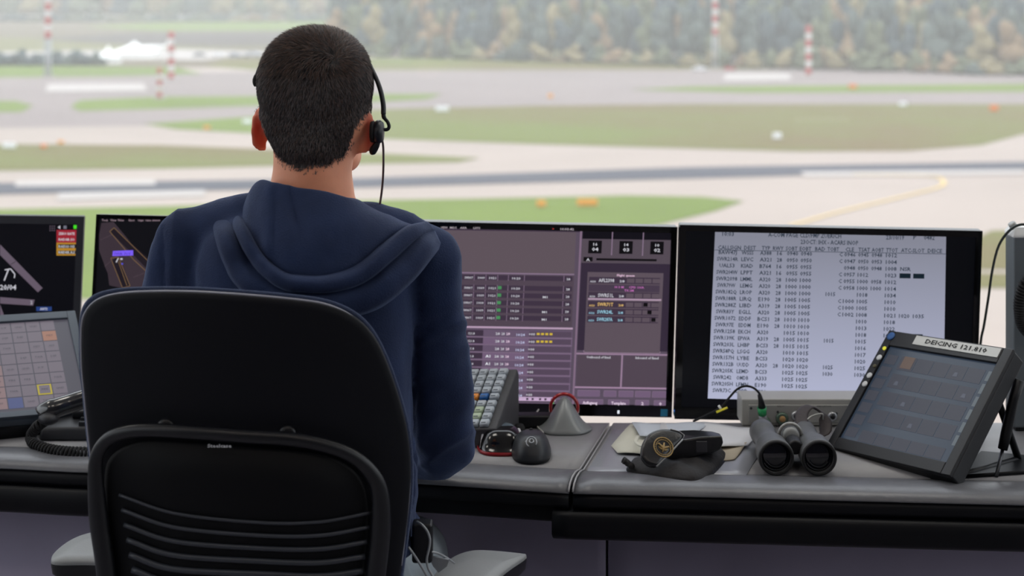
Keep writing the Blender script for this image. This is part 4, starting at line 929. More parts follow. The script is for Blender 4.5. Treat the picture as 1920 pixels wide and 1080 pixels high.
# desk phone at left
o0 = G(150, 812, DZ); t = thing('desk_phone', 'black desk phone with its handset on the hook, between the chair and the touch panel', 'telephone', o0)
b = BM(); loft(b, [[Vector((x, y, z)) for x, y, z in r] for r in ([(-.06,-.05,.0005),(.09,-.05,.0005),(.09,.06,.0005),(-.06,.06,.0005)], [(-.055,-.045,.022),(.085,-.045,.022),(.085,.058,.052),(-.055,.058,.052)])]); obj('base', b, M_CHARC, t, bevel=.005)
b = BM(); tube(b, catmull([P(x, y, Y)-o0 for x, y, Y in ((79,781,2.72),(86,774,2.72),(105,765,2.72),(130,757,2.73),(160,748,2.74),(200,742,2.76),(225,748,2.77))], 24), [.008,.014]+[.0185]*6+[.0165]*8+[.0185]*6+[.014,.008], 14, flat=.8, up=(0,1,0)); obj('handset', b, mat('handset_black', (30, 31, 34), .2, spec=.8, coat=.6), t, smooth=True)
b = BM(); ell(b, P(92, 783, 2.715)-o0, (.017, .022, .012)); obj('handset_cup', b, M_CHARC, t, smooth=True); b = BM(); ell(b, P(215, 752, 2.77)-o0, (.017, .022, .012)); obj('handset_cup', b, M_CHARC, t, smooth=True)
b = BM(); box(b, -.01, .07, -.02, .02, .03, .045); obj('hook_rest', b, M_BLACK, t, bevel=.004)
for i in range(4):
    for j in range(3):
        b = BM(); box(b, .008+i*.018, .020+i*.018, -.040+j*.013, -.031+j*.013, .02+j*.004, .031+j*.004); obj('key', b, M_STEEL, t, bevel=.001)
b = coil([P(86,788,2.715), P(70,800,2.71), G(58,818,DZ+.012), G(64,832,DZ+.010), G(90,842,DZ+.010), G(125,847,DZ+.010), G(165,848,DZ+.010), G(205,846,DZ+.010), G(240,835,DZ+.010)], .0075, .0024, 46)
tag(obj('coiled_cord', b, M_RUB, smooth=True), 'black coiled phone cord looping on the desk below the handset', 'cord')

# ------------------------------------------------------------ office chair
def YB(x, y): return 2.045+.045*((x-462)/310)**2-.035*(1-min(1, max(0, (y-540)/560)))
OUT = [(149,640),(150,600),(158,572),(178,553),(212,543),(262,539),(350,538.5),(450,544),(550,553),(615,563),(664,584),(698,616),(726,668),(750,735),(767,800),(774,860),(774,920),(766,1000),(755,1080),(745,1150),(700,1200),(460,1215),(250,1200),(215,1150),(203,1080),(190,1020),(175,920),(164,830),(155,740),(150,690)]
oc = G(462, 1000, .6); chair = thing('office_chair', 'black office chair with tall rounded back and ribbed lower frame, behind the man', 'chair', Vector((P(462, 900, 2.2).x, 2.3, 0))); co = chair.location.copy()
def cl(v): return Vector(v)-co
def slab(outline, rings, n=120, mid=(462, 860)):
    q = catmull(outline, n, closed=True); b = BM(); R_ = []
    for s, dy in rings: 
        ring = []
        for p in q:
            x, y = mid[0]+(p[0]-mid[0])*s, mid[1]+(p[1]-mid[1])*s; ring.append(cl(P(x, y, YB(x, y)+dy)))
        R_.append(ring)
    loft(b, R_); return b
M_CF = mat('chair_navy_fabric', (30, 42, 70), .95, var=.1, vscale=80, bump=.6, bscale=500, sheen=.4)
M_CS = mat('chair_shell', (8, 10, 18), .62, spec=.22, bump=.12, bscale=700); M_CFr = mat('chair_frame', (12, 14, 20), .38, spec=.5)
obj('backrest_cushion', slab(OUT, [(.985, .012), (.998, .014), (1.004, .022), (1.0, .035), (.97, .048), (.8, .056), (.4, .060), (.05, .060)]), M_CF, chair, smooth=True)
IN = [(x+(3 if x < 200 else (-4 if x > 700 else 0)), y+(8 if y < 640 else 0)) for x, y in OUT]
obj('backrest_shell', slab(IN, [(.05, .000), (.4, .0), (.8, .0), (.95, .0), (.985, .001), (.996, .004), (.999, .010), (.99, .014), (.5, .014), (.05, .014)]), M_CS, chair, smooth=True)
b = BM(); q = [(x, y) for x, y in IN if y < 1190 and True]
IN2 = [p for p in IN if p[1] < 1100]; i0 = IN2.index(min(IN2, key=lambda p: p[0]*.001-p[1]))
path = catmull([(203,1060),(190,1010),(178,920),(167,830),(158,740),(153,680),(153,612),(162,583),(182,563),(214,552),(262,547),(350,546.5),(450,552),(550,561),(612,571),(658,592),(690,622),(716,672),(740,738),(758,803),(766,862),(767,920),(760,990),(752,1060)], 120)
tube(b, [cl(P(x, y, YB(x, y)+.006)) for x, y in path], .0016, 8); obj('shell_rim_highlight', b, mat('rim_highlight_grey', (150, 152, 166), .3), chair, smooth=True)  # pale tube drawn as the highlight along the shell rim
FP = [(206,1180),(203,1120),(196,1050),(186,980),(180,910),(180,865),(190,838),(212,818),(250,808),(300,807),(380,812),(460,818),(540,823),(600,833),(655,852),(692,882),(711,920),(714,980),(708,1050),(698,1120),(690,1180)]
fp = catmull(FP, 90); rad = []
for x, y in fp: rad.append((.0088 if y < 850 else .0088+.004*min(1, (y-850)/120)))
b = BM(); tube(b, [cl(P(x, y, YB(x, y)-.020)) for x, y in fp], rad, 14, flat=.75, up=(0,1,0)); obj('support_frame', b, M_CFr, chair, smooth=True)
PN = [(200,1150),(206,1050),(198,960),(196,900),(205,860),(240,835),(300,826),(460,836),(590,850),(650,872),(682,910),(690,980),(682,1060),(670,1150)]
obj('lumbar_panel', slab(PN, [(.05, -.012), (.5, -.012), (.97, -.011), (1, -.006), (1, -.002), (.5, -.002)], mid=(450, 980), n=80), mat('lumbar_black', (4, 5, 9), .6, spec=.2), chair, smooth=True)
b = BM()
for i in range(8):
    y = 28*i; L = (223+i*5, 928+y); Rr = (696-i*4, 961+y*.98); m = (490, 980+y*.86)
    pp = catmull([L, (330-i, (L[1]+m[1])/2+9), m, (600, (Rr[1]+m[1])/2+8-i*.3), Rr], 30)
    tube(b, [cl(P(x, yy, YB(x, yy)-.014)) for x, yy in pp], .0022+i*.0005, 8, up=(0,1,0), flat=.8)
obj('lumbar_ribs', b, mat('rib_highlit_black', (50, 54, 62), .38), chair, smooth=True)  # rib colour raised to carry the edge highlights
for x, y in ((311, 800), (539, 813)):
    b = BM(); c = cl(P(x, y, YB(x, y))); lathe(b, [(.011, .012), (.011, -.002), (.009, -.004), (.0005, -.004)], c, (0,1,0), 24); obj('pivot_cap', b, M_CFr, chair, smooth=True)
b = BM(); c = cl(P(389, 839, YB(411, 837)-.0285)); text(b, 'Steelcase', c.x, c.z, .0042, y=c.y, width=.0300, bold=True); obj('brand_lettering', b, mat('lettering_grey', (196, 198, 204), .4), chair)
# armrests
def arm(pts, name, post):
    q = [G(x, y, .700) for x, y in catmull(pts, 40, closed=True)]; c = sum(q, Vector())/len(q); b = BM()
    loft(b, [[cl(c+(p-c)*s+Vector((0,0,dz))) for p in q] for s, dz in ((.9,-.026),(.97,-.022),(1,-.010),(1,-.006),(.998,-.003),(.985,0),(.5,.0015),(.05,.0015))]); mid = c.z-.0055-co.z
    for f_ in b.faces: f_.material_index = 1 if f_.calc_center_median().z < mid else 0  # pad top paler than its side: window sheen put into the colour
    a = obj('armrest', b, [mat('armrest_lit_grey', (140, 142, 143), .45, bump=.1, bscale=400), M_CFr], chair, smooth=True)
    b = BM(); s = Vector(post); tube(b, [cl((c.x, c.y, .68)), cl((c.x, c.y+.0, .60)), cl((c.x*.5+s.x*.5, c.y, .50)), cl((s.x, c.y, .455))], [.018, .018, .02, .02], 12, flat=1.4); obj('arm_post', b, M_CFr, a, smooth=True)
arm([(96,1044),(112,1026),(140,1008),(175,997),(215,993),(245,1000),(250,1030),(245,1052),(160,1052),(105,1052)], 'L', (-.48, 0, 0))
arm([(846,1046),(878,1033),(912,1031),(978,1037),(984,1042),(950,1066),(905,1105),(862,1150),(815,1150),(800,1110),(818,1072)], 'R', (-.20, 0, 0))
cx_ = co.x
b = BM(); b2, _ = plan_body(circ(.24, .235, e=.7, c=(cx_-co.x, .10)), .455, lambda r, v: .065*(1-r**5)**.5, n=64); b.free(); obj('seat', b2, M_CF, chair, smooth=True)
b = BM(); box(b, -.12, .12, -.05, .20, .40, .456); obj('mechanism', b, M_BLACK, chair, bevel=.01)
b = BM(); tube(b, [(0, .08, .41), (0, .08, .10)], .028, 16); obj('gas_column', b, M_STEEL, chair, smooth=True)
b = BM()
tube(b, [cl((P(206,1180,2.05).x, 2.04, .66)), (-.17, -.16, .52), (-.10, -.05, .43)], .022, 10); tube(b, [cl((P(690,1180,2.05).x, 2.04, .66)), (.15, -.16, .52), (.10, -.05, .43)], .022, 10); obj('back_bracket', b, M_CFr, chair, smooth=True)
for k in range(5):
    a = k*2*math.pi/5+.3; b = BM(); tube(b, [(0, .08, .11), (.16*math.cos(a), .08+.16*math.sin(a), .095), (.31*math.cos(a), .08+.31*math.sin(a), .072)], [.030, .022, .015], 10); lg = obj('base_leg', b, M_CFr, chair, smooth=True)
    b = BM(); x, y = .30*math.cos(a), .08+.30*math.sin(a)
    for s in (-.014, .014): lathe(b, [(.027, -.009), (.029, 0), (.027, .009)], (x-s*math.sin(a), y+s*math.cos(a), .030), (-math.sin(a), math.cos(a), 0), 18)
    obj('caster', b, M_RUB, lg, smooth=True)

# ------------------------------------------------------------ the man
from mathutils import noise as NZ
BX = -.293
hy = math.radians(4); HF = Vector((math.sin(hy), math.cos(hy), 0)); HRt = Vector((math.cos(hy), -math.sin(hy), 0)); UP = Vector((0,0,1))
HM = Matrix((HRt, HF, UP)).transposed()
Cc = P(592, 160, 2.275)
def hp(r, f, u): return Cc+HRt*r+HF*f+UP*u
def remesh(b, voxel, smooth_it=6, fac=.5):
    me = bpy.data.meshes.new('tmp'); bmesh.ops.recalc_face_normals(b, faces=b.faces[:]); b.to_mesh(me); b.free(); o = bpy.data.objects.new('tmp', me); C.objects.link(o)
    r = o.modifiers.new('r', 'REMESH'); r.mode = 'VOXEL'; r.voxel_size = voxel; r.use_smooth_shade = True
    s = o.modifiers.new('s', 'SMOOTH'); s.iterations = smooth_it; s.factor = fac
    m = evalmesh(o); bpy.data.objects.remove(o); m.materials.clear(); return m
def hand(b, wr, d, side):
    """open relaxed hand resting on the desk; wr wrist point, d pointing direction, side +1 right hand"""
    d = d.normalized(); s = Vector((d.y, -d.x, 0))*side; z = Vector((0,0,1))
    def h(f, l, u): return wr+d*f+s*l+z*u
    for l in (-.026, -.009, .009, .024): tube(b, [h(0, l*.6, 0), h(.05, l*.9, .006), h(.088, l, .004)], [.015, .013, .010], 10)
    for l, L, sp_ in ((-.030, .070, -.10), (-.010, .080, -.03), (.010, .074, .04), (.029, .058, .12)):
        tube(b, [h(.078, l, .004), h(.085+L*.40, l+sp_*L*.5, .007), h(.085+L*.72, l+sp_*L*.8, -.001), h(.085+L, l+sp_*L, -.010)], [.0098, .0088, .0080, .0066], 10)
    tube(b, [h(.018, -.022, 0), h(.045, -.048, .002), h(.068, -.060, -.002), h(.088, -.064, -.009)], [.014, .011, .0095, .0075], 10)
LA = [(P(352,448,2.29),.045),(P(316,545,2.30),.043),(P(300,700,2.36),.043),(P(296,800,2.43),.045),(P(296,868,2.49),.041),(Vector((-.50,2.56,.795)),.038),(Vector((-.47,2.64,.786)),.030)]
RA = [(P(803,480,2.29),.0445),(P(817,560,2.31),.041),(P(823,680,2.35),.0445),(P(830,790,2.41),.0480),(P(828,852,2.495),.041),(Vector((-.17,2.57,.797)),.038),(Vector((-.20,2.65,.786)),.030)]
def armtube(b, A, k, n=16, upto=None):
    A = A[:upto]; pts = catmull([a[0] for a in A], 28); rr = np.interp(np.linspace(0, len(A)-1, 28), range(len(A)), [a[1]*k for a in A]); tube(b, pts, list(rr), n)
    for p, r in ((A[0][0], A[0][1]*k), (A[-1][0], A[-1][1]*k)): ell(b, p, (r, r, r), 14, 8)
def torso(b, k, rows):
    R_ = []
    for y, cx, hw, hd, Yc in rows:
        c = P(cx, y, Yc); w_ = hw/F*Yc*k; ring = []
        for i in range(48):
            a = 2*math.pi*i/48; ca, sa = math.cos(a), math.sin(a); ring.append(c+Vector((w_*math.copysign(abs(ca)**.82, ca), hd*k*math.copysign(abs(sa)**.82, sa), 0)))
        R_.append(ring)
    loft(b, R_)
TR = [(376,583,62,.052,2.265),(392,583,112,.070,2.27),(410,582,160,.086,2.28),(436,578,196,.098,2.285),(485,574,208,.110,2.285),(560,570,204,.118,2.28),(700,565,206,.122,2.275),(850,570,207,.126,2.265),(960,576,207,.130,2.26),(1004,578,207,.130,2.26)]
# skin
b = BM()
ell(b, Cc, (.0775, .096, .078), 32, 20, HM, e=.94); ell(b, hp(.0, .002, -.040), (.0765, .086, .068), 28, 16, HM, e=.92); ell(b, hp(0, -.018, -.068), (.060, .066, .050), 24, 12, HM)
ell(b, hp(0, .045, -.085), (.050, .052, .058), 24, 14, HM); ell(b, hp(0, .072, -.125), (.030, .026, .022), 16, 10, HM); ell(b, hp(0, .055, -.02), (.066, .045, .055), 24, 14, HM)
for s in (-1, 1):
    ell(b, hp(s*.039, .055, -.105), (.017, .045, .024), 14, 10, HM); ell(b, hp(s*.036, .085, -.055), (.024, .014, .014), 14, 8, HM); ell(b, hp(s*.028, .094, -.008), (.024, .010, .007), 12, 8, HM)
tube(b, [hp(0, .096, -.018), hp(0, .108, -.042), hp(0, .118, -.060)], [.007, .009, .012], 10); ell(b, hp(.010, .106, -.064), (.007, .008, .006)); ell(b, hp(-.010, .106, -.064), (.007, .008, .006))
ell(b, hp(0, .098, -.088), (.022, .008, .005)); ell(b, hp(0, .096, -.098), (.020, .009, .006))
nk = [(P(590,262,2.27),.058),(P(586,320,2.262),.0555),(P(584,372,2.262),.062),(P(582,410,2.28),.080)]
tube(b, [p for p, r in nk], [r for p, r in nk], 28); tube(b, [hp(0, .05, -.12), P(590, 420, 2.34)], [.035, .045], 16)
EARS = []
for s, ctr in ((-1, P(489, 243, 2.288)), (1, P(682, 247, 2.262))):
    EARS.append(ctr); fl_ = math.radians(35 if s < 0 else 66)
    ax = HRt*s; back = (-HF*math.cos(fl_)+ax*math.sin(fl_)).normalized(); nrm = back.cross(UP).normalized()
    M_ = Matrix((back, nrm, UP)).transposed()
    es = 1.0 if s < 0 else 1.15
    rim = [M_ @ Vector((.0155*es*math.cos(t_)-.002*math.sin(t_), 0, .0285*math.sin(t_)+.002))+ctr for t_ in np.linspace(-1.9, 2.7, 22)]
    tube(b, rim, [.0045]*22, 8); ell(b, ctr+M_ @ Vector((-.003, 0, 0)), (.014, .0036, .027), 16, 10, M_); ell(b, ctr+M_ @ Vector((-.005, 0, -.026)), (.008, .0045, .008), 12, 8, M_)
    tube(b, [ctr+M_ @ Vector((-.008, 0, .012)), ctr-ax*.012+HF*.008], [.010, .014], 10)
torso(b, .93, TR[1:]); armtube(b, LA, .84); armtube(b, RA, .84)
hand(b, Vector((-.47,2.645,.782)), Vector((.35,1,0)), -1); hand(b, Vector((-.20,2.655,.782)), Vector((-.25,1,0)), 1)
ell(b, (BX, 2.29, .66), (.150, .115, .115), 24, 14)
LEG = {}
for s in (-1, 1):
    LEG[s] = [(Vector((BX+s*.085, 2.33, .625)), .082), (Vector((BX+s*.11, 2.52, .612)), .068), (Vector((BX+s*.125, 2.655, .585)), .056), (Vector((BX+s*.125, 2.65, .42)), .050), (Vector((BX+s*.12, 2.60, .25)), .042), (Vector((BX+s*.115, 2.57, .09)), .036)]
    armtube(b, LEG[s], 1.0); tube(b, [Vector((BX+s*.115, 2.54, .055)), Vector((BX+s*.12, 2.62, .045)), Vector((BX+s*.125, 2.71, .035))], [.036, .036, .024], 12)
skin = remesh(b, .0042, 7, .5)
M_SKIN = mat('skin', (236, 160, 126), .5, var=.05, vscale=30, bump=.06, bscale=400, sss=.15)
# ears are redder than the neck: own redness plus backlit glow, painted into the mesh tone
at_ = skin.attributes.new('ear_tone', 'FLOAT', 'POINT'); co_ = np.empty(len(skin.vertices)*3); skin.vertices.foreach_get('co', co_); co_ = co_.reshape(-1, 3)
dmin = np.min([np.linalg.norm((co_-np.array(e))/np.array([1, 1, 1.5]), axis=1) for e in EARS], axis=0); side = np.abs((co_-np.array(Cc)) @ np.array(HRt))
at_.data.foreach_set('value', np.clip(1-(dmin-.014)/.014, 0, 1)*np.clip((side-.070)/.008, 0, 1))
n = M_SKIN.node_tree; bs = n.nodes['Principled BSDF']; src = bs.inputs['Base Color'].links[0].from_socket
mx = n.nodes.new('ShaderNodeMix'); mx.data_type = 'RGBA'; an = n.nodes.new('ShaderNodeAttribute'); an.attribute_name = 'ear_tone'
n.links.new(an.outputs['Fac'], mx.inputs[0]); n.links.new(src, mx.inputs[6]); mx.inputs[7].default_value = (*lin((212, 98, 76)), 1); n.links.new(mx.outputs[2], bs.inputs['Base Color'])
person = obj('person', skin, M_SKIN); skin.materials.clear(); skin.materials.append(M_SKIN)
skin.polygons.foreach_set('use_smooth', [True]*len(skin.polygons))
tag(person, 'man with short dark hair in a navy hoodie seen from behind, seated at the desk', 'person')
for s in (-1, 1):
    b = BM(); ell(b, hp(s*.030, .086, -.026), (.012, .012, .012), 16, 10); e_ = obj('eye', b, mat('eye_white', (225, 222, 216), .2), person, smooth=True)
    b = BM(); ell(b, hp(s*.030, .0965, -.026), (.0055, .003, .0055), 12, 8, HM); obj('iris', b, mat('iris_brown', (60, 40, 28), .1), e_, smooth=True)
    b = BM(); tube(b, [hp(s*.014, .103, -.008), hp(s*.030, .104, -.003), hp(s*.046, .094, -.008)], [.002, .003, .0015], 6); obj('eyebrow', b, mat('hair_dark', (40, 31, 29), .6), person)
b = BM(); tube(b, [hp(-.022, .099, -.093), hp(0, .1065, -.0925), hp(.022, .099, -.093)], [.002, .0042, .002], 8); obj('lips', b, mat('lips', (168, 100, 90), .5), person, smooth=True)
# hair: a close cap and short strands growing out of it
nv = np.empty(len(skin.vertices)*3); skin.vertices.foreach_get('normal', nv); nv = nv.reshape(-1, 3)
loc = (co_-np.array(Cc)) @ np.array(HM)      # columns right, forward, up
def hairmask(r, f, u):
    a = np.abs(r)
    zb = np.interp(a, [0, .030, .046, .058, .066, .075], [-.110, -.106, -.095, -.074, -.052, -.040])
    zf = np.interp(f, [-.02, .0, .02, .04, .065, .085, .1], [-.4, -.030, -.040, -.030, .015, .045, .055])
    z0 = np.where(f < -.012, zb, np.maximum(zb*0-.2, zf)); z0 = np.where((f >= -.012) & (f < .0), np.maximum(zb, -.03), z0)
    return u-z0
hm_ = hairmask(loc[:, 0], loc[:, 1], loc[:, 2])+np.array([.0035*NZ.noise(Vector(p)*180)+.003*NZ.noise(Vector(p)*60) for p in loc]); near_ear = (dmin < .019) & (side > .076)
headv = (loc[:, 2] > -.12) & (np.abs(loc[:, 0]) < .09) & (np.abs(loc[:, 1]) < .12)
ok = (hm_ > 0) & headv & ~near_ear
cb = BM(); vm = {}
M_HAIR = mat('hair_brown', (26, 22, 24), .6, rgb2=(40, 32, 30), vscale=26, spec=.3)
for p in skin.polygons:
    vs = list(p.vertices)
    if all(ok[v] for v in vs):
        for v in vs:
            if v not in vm: vm[v] = cb.verts.new(Vector(co_[v])+Vector(nv[v])*min(.0022, .0004+hm_[v]*.10))
        cb.faces.new([vm[v] for v in vs]).smooth = True
tri = []; area = []
skin.calc_loop_triangles()
for t_ in skin.loop_triangles:
    vs = list(t_.vertices)
    if all(headv[v] and hm_[v] > -.009 and not near_ear[v] and (hm_[v] > 0 or random.random() < .55) for v in vs): tri.append(vs); area.append(t_.area)
area = np.array(area); tri = np.array(tri); NS = 48000
pick = np.random.choice(len(tri), NS, p=area/area.sum()); u1 = np.random.rand(NS, 2); u1 = np.where(u1.sum(1, keepdims=True) > 1, 1-u1, u1)
A, B, D = co_[tri[pick, 0]], co_[tri[pick, 1]], co_[tri[pick, 2]]; root = A+(B-A)*u1[:, :1]+(D-A)*u1[:, 1:]
Nn = nv[tri[pick, 0]]; hl_ = hm_[tri[pick]].mean(1)
wh = np.array(P(640, 132, 2.185)); dv = root-wh; dv[:, 2] -= .02; tg = dv-(dv*Nn).sum(1, keepdims=True)*Nn; tg /= np.linalg.norm(tg, axis=1, keepdims=True)+1e-9
tw = np.cross(Nn, tg); down = np.array([0, 0, -1.])-(-Nn[:, 2:3])*Nn; upness = np.clip((root[:, 2:3]-Cc.z-.03)/.05, 0, 1)
dwh = np.linalg.norm(root-wh, axis=1, keepdims=True)
dr = tg*(.55+.45*upness)+tw*np.exp(-dwh/.03)*.9+down*(1-upness)*.9+np.random.randn(NS, 3)*.22
dr -= (dr*Nn).sum(1, keepdims=True)*Nn*.8; dr /= np.linalg.norm(dr, axis=1, keepdims=True)+1e-9
Ln = (.0068+.0055*np.clip((root[:, 2:3]-Cc.z+.04)/.1, 0, 1))*np.random.uniform(.7, 1.25, (NS, 1))*np.clip((hl_+.008)/.022, .28, 1)[:, None]
lift = .42+.33*upness
P1 = root+Nn*.001; P2 = root+Nn*(.001+Ln*lift*.6)+dr*Ln*.5; P3 = root+Nn*(.001+Ln*lift*.85)+dr*Ln*1.05
sd = np.cross(dr, Nn); sd /= np.linalg.norm(sd, axis=1, keepdims=True)+1e-9; sd = sd*np.cos(.6)+Nn*np.sin(.6)*np.random.choice([-1, 1], (NS, 1)); wdt = .00034
V = np.stack([P1-sd*wdt, P1+sd*wdt, P2-sd*wdt*.8, P2+sd*wdt*.8, P3], 1).reshape(-1, 3)
base = np.arange(NS)[:, None]*5; cbm = bpy.data.meshes.new('cap'); cb.to_mesh(cbm); cb.free()
cv = np.empty(len(cbm.vertices)*3); cbm.vertices.foreach_get('co', cv); nc = len(cbm.vertices)
faces = [list(p.vertices) for p in cbm.polygons]+(base+np.array([0,1,3,2])+nc).tolist()+(base+np.array([2,3,4])+nc).tolist()
hmesh = bpy.data.meshes.new('hair'); hmesh.from_pydata(np.concatenate([cv.reshape(-1, 3), V]).tolist(), [], faces); hmesh.polygons.foreach_set('use_smooth', [True]*len(hmesh.polygons))
hpm = [M_HAIR, mat('hair_strand_brown', (92, 70, 60), .45, spec=.5), mat('hair_strand_ash', (96, 88, 88), .45, spec=.5), mat('hair_strand_dark', (28, 24, 28), .5, spec=.5)]
sidef = root[:, 2] < Cc.z+.02
sm = np.where(np.random.rand(NS) < .42, 3, np.where(np.random.rand(NS) < np.where(sidef, .7, .15), 2, 1))
mi_ = np.concatenate([np.zeros(len(cbm.polygons), int), sm, sm])
obj('hair', hmesh, hpm, person); hmesh.polygons.foreach_set('material_index', mi_)

# hoodie
b = BM(); torso(b, 1.0, TR); armtube(b, LA, 1.0, upto=6); armtube(b, RA, 1.0, upto=6)
tube(b, [P(505,402,2.275), P(430,422,2.285), P(356,452,2.29)], [.036, .041, .046], 16); tube(b, [P(665,420,2.275), P(735,440,2.28), P(800,480,2.29)], [.034, .040, .045], 16)
tube(b, [P(352,452,2.29), P(340,640,2.28), P(352,900,2.26)], [.046, .05, .05], 16)
hood_me = remesh(b, .006, 8, .5)
co2 = np.empty(len(hood_me.vertices)*3); hood_me.vertices.foreach_get('co', co2); co2 = co2.reshape(-1, 3); n2 = np.empty(len(co2)*3); hood_me.vertices.foreach_get('normal', n2); n2 = n2.reshape(-1, 3)
dsp = np.zeros(len(co2))
for i, (x, y, z) in enumerate(co2):
    px = HX+x/y*F; py = HY+(CZ-z)/y*F
    v = .0045*NZ.noise(Vector((x*17, y*12, z*5)))+.0022*NZ.noise(Vector((x*38+z*14, y*25, z*16)))
    if px > 775:        # sleeve folds: slanting creases above the elbow
        s = (z*1.0-x*.55+.35*y); r = abs(NZ.noise(Vector((s*26, x*7, z*6)))); v += .0125*(.35-r)*np.clip((py-430)/160, .2, 1)
        v += .0060*NZ.noise(Vector((x*30, s*9, 3.3)))
    elif px < 335: v += .0045*(.3-abs(NZ.noise(Vector((x*34, z*4, 1.1)))))*1.3
    v += -.0035*math.exp(-((px-303-(py-450)*.02)/3.0)**2)*(1 if py > 430 else 0) - .003*math.exp(-((px-779)/4.0)**2)*(1 if py > 500 else 0)
    dsp[i] = v
co2 += n2*dsp[:, None]; hood_me.vertices.foreach_set('co', co2.reshape(-1)); hood_me.update()
M_HOOD = mat('hoodie_navy', (26, 40, 72), .95, rgb2=(34, 50, 86), vscale=14, bump=.35, bscale=420, sheen=.3)
hd = obj('hoodie', hood_me, M_HOOD, person); hood_me.materials.clear(); hood_me.materials.append(M_HOOD); hood_me.polygons.foreach_set('use_smooth', [True]*len(hood_me.polygons))
CV = [
 [(480,392,2.34),(479,362,2.285),(496,347,2.235),(520,351,2.205),(560,357,2.190),(610,364,2.190),(645,374,2.200),(668,378,2.235),(690,392,2.29),(705,408,2.33)],
 [(470,392,2.34),(470,366,2.27),(487,345,2.225),(514,352,2.190),(556,364,2.180),(608,370,2.178),(650,380,2.188),(680,388,2.22),(712,402,2.27),(724,412,2.32)],
 [(458,396,2.33),(466,385,2.24),(492,392,2.188),(522,420,2.160),(560,432,2.148),(610,434,2.146),(655,425,2.156),(694,412,2.19),(728,408,2.24),(742,416,2.30)],
 [(450,398,2.33),(466,415,2.215),(497,460,2.160),(528,492,2.138),(562,503,2.132),(612,504,2.130),(662,488,2.138),(706,452,2.165),(748,426,2.205),(772,424,2.27)],
 [(446,398,2.33),(462,424,2.210),(494,478,2.160),(532,509,2.138),(566,517,2.132),(614,517,2.130),(668,500,2.138),(714,462,2.168),(758,430,2.21),(784,426,2.27)],
 [(444,390,2.33),(456,424,2.192),(489,484,2.140),(530,520,2.118),(566,528,2.112),(616,528,2.110),(672,512,2.118),(720,472,2.142),(768,430,2.185),(798,420,2.25)],
 [(440,392,2.33),(448,430,2.192),(482,494,2.142),(527,533,2.120),(566,541,2.114),(618,541,2.112),(678,524,2.120),(730,482,2.144),(778,440,2.186),(808,428,2.25)],
 [(436,396,2.33),(444,434,2.212),(478,500,2.160),(525,539,2.136),(566,546,2.130),(620,546,2.128),(682,530,2.136),(736,488,2.160),(784,446,2.200),(812,434,2.26)],
 [(426,394,2.33),(430,436,2.196),(462,512,2.150),(520,556,2.126),(566,566,2.120),(624,566,2.118),(694,548,2.126),(752,506,2.148),(797,462,2.184),(817,446,2.25)],
 [(410,394,2.33),(414,440,2.200),(444,520,2.158),(510,576,2.138),(566,590,2.132),(630,590,2.130),(704,568,2.136),(766,520,2.158),(804,476,2.190),(822,456,2.26)],
 [(402,396,2.33),(408,442,2.225),(438,522,2.185),(508,580,2.165),(566,596,2.158),(632,596,2.156),(708,574,2.162),(770,525,2.182),(808,480,2.215),(824,460,2.28)]]
cols = [catmull(c, 84) for c in CV]; NR = 72
rowsP = [catmull([c[j] for c in cols], NR) for j in range(84)]
b = BM(); gridp = []
for j in range(84):
    r_ = []
    for i in range(NR):
        p = P(*rowsP[j][i]); qx, qy = rowsP[j][i][0], rowsP[j][i][1]; fs = 1/(1+math.exp((qx-(515-(qy-350)*.03))/2.2))*np.clip((500-qy)/40, 0, 1)*np.clip((qy-335)/15, 0, 1); p.y -= .008*float(fs)
        p.y += .005*math.exp(-((qx-(548+(qy-380)*.25))/7)**2)*float(np.clip((470-qy)/60, 0, 1)); p += Vector((0, -1, 0))*(.0075*NZ.noise(Vector((p.x*22, p.z*13, 5)))+.0016*NZ.noise(Vector((p.x*75, p.z*60, 2)))); r_.append(p)
    gridp.append(r_)
loft(b, gridp, close=False, cap=False); ho_ = obj('hood', b, M_HOOD, person, smooth=True)
sl_ = ho_.modifiers.new('thick', 'SOLIDIFY'); sl_.thickness = .007; sl_.offset = 0
b = BM(); 
for y_, s in ((996, 1.0),):
    R_ = []
    for yy, kk in ((984, 1.0), (990, 1.02), (1006, 1.03), (1014, 1.0)):
        c = P(578, yy, 2.26); w_ = 207/F*2.26*kk; R_.append([c+Vector((w_*math.copysign(abs(math.cos(a))**.82, math.cos(a)), .131*kk*math.copysign(abs(math.sin(a))**.82, math.sin(a)), 0)) for a in np.linspace(0, 2*math.pi, 49)[:-1]])
    loft(b, R_)
obj('hoodie_hem', b, M_HOOD, hd, smooth=True)
for A in (LA, RA):
    p, q = A[5][0], A[6][0]; b = BM(); tube(b, [p, p.lerp(q, .5), q.lerp(p, .2)], [.040, .037, .034], 16); obj('cuff', b, M_HOOD, hd, smooth=True)
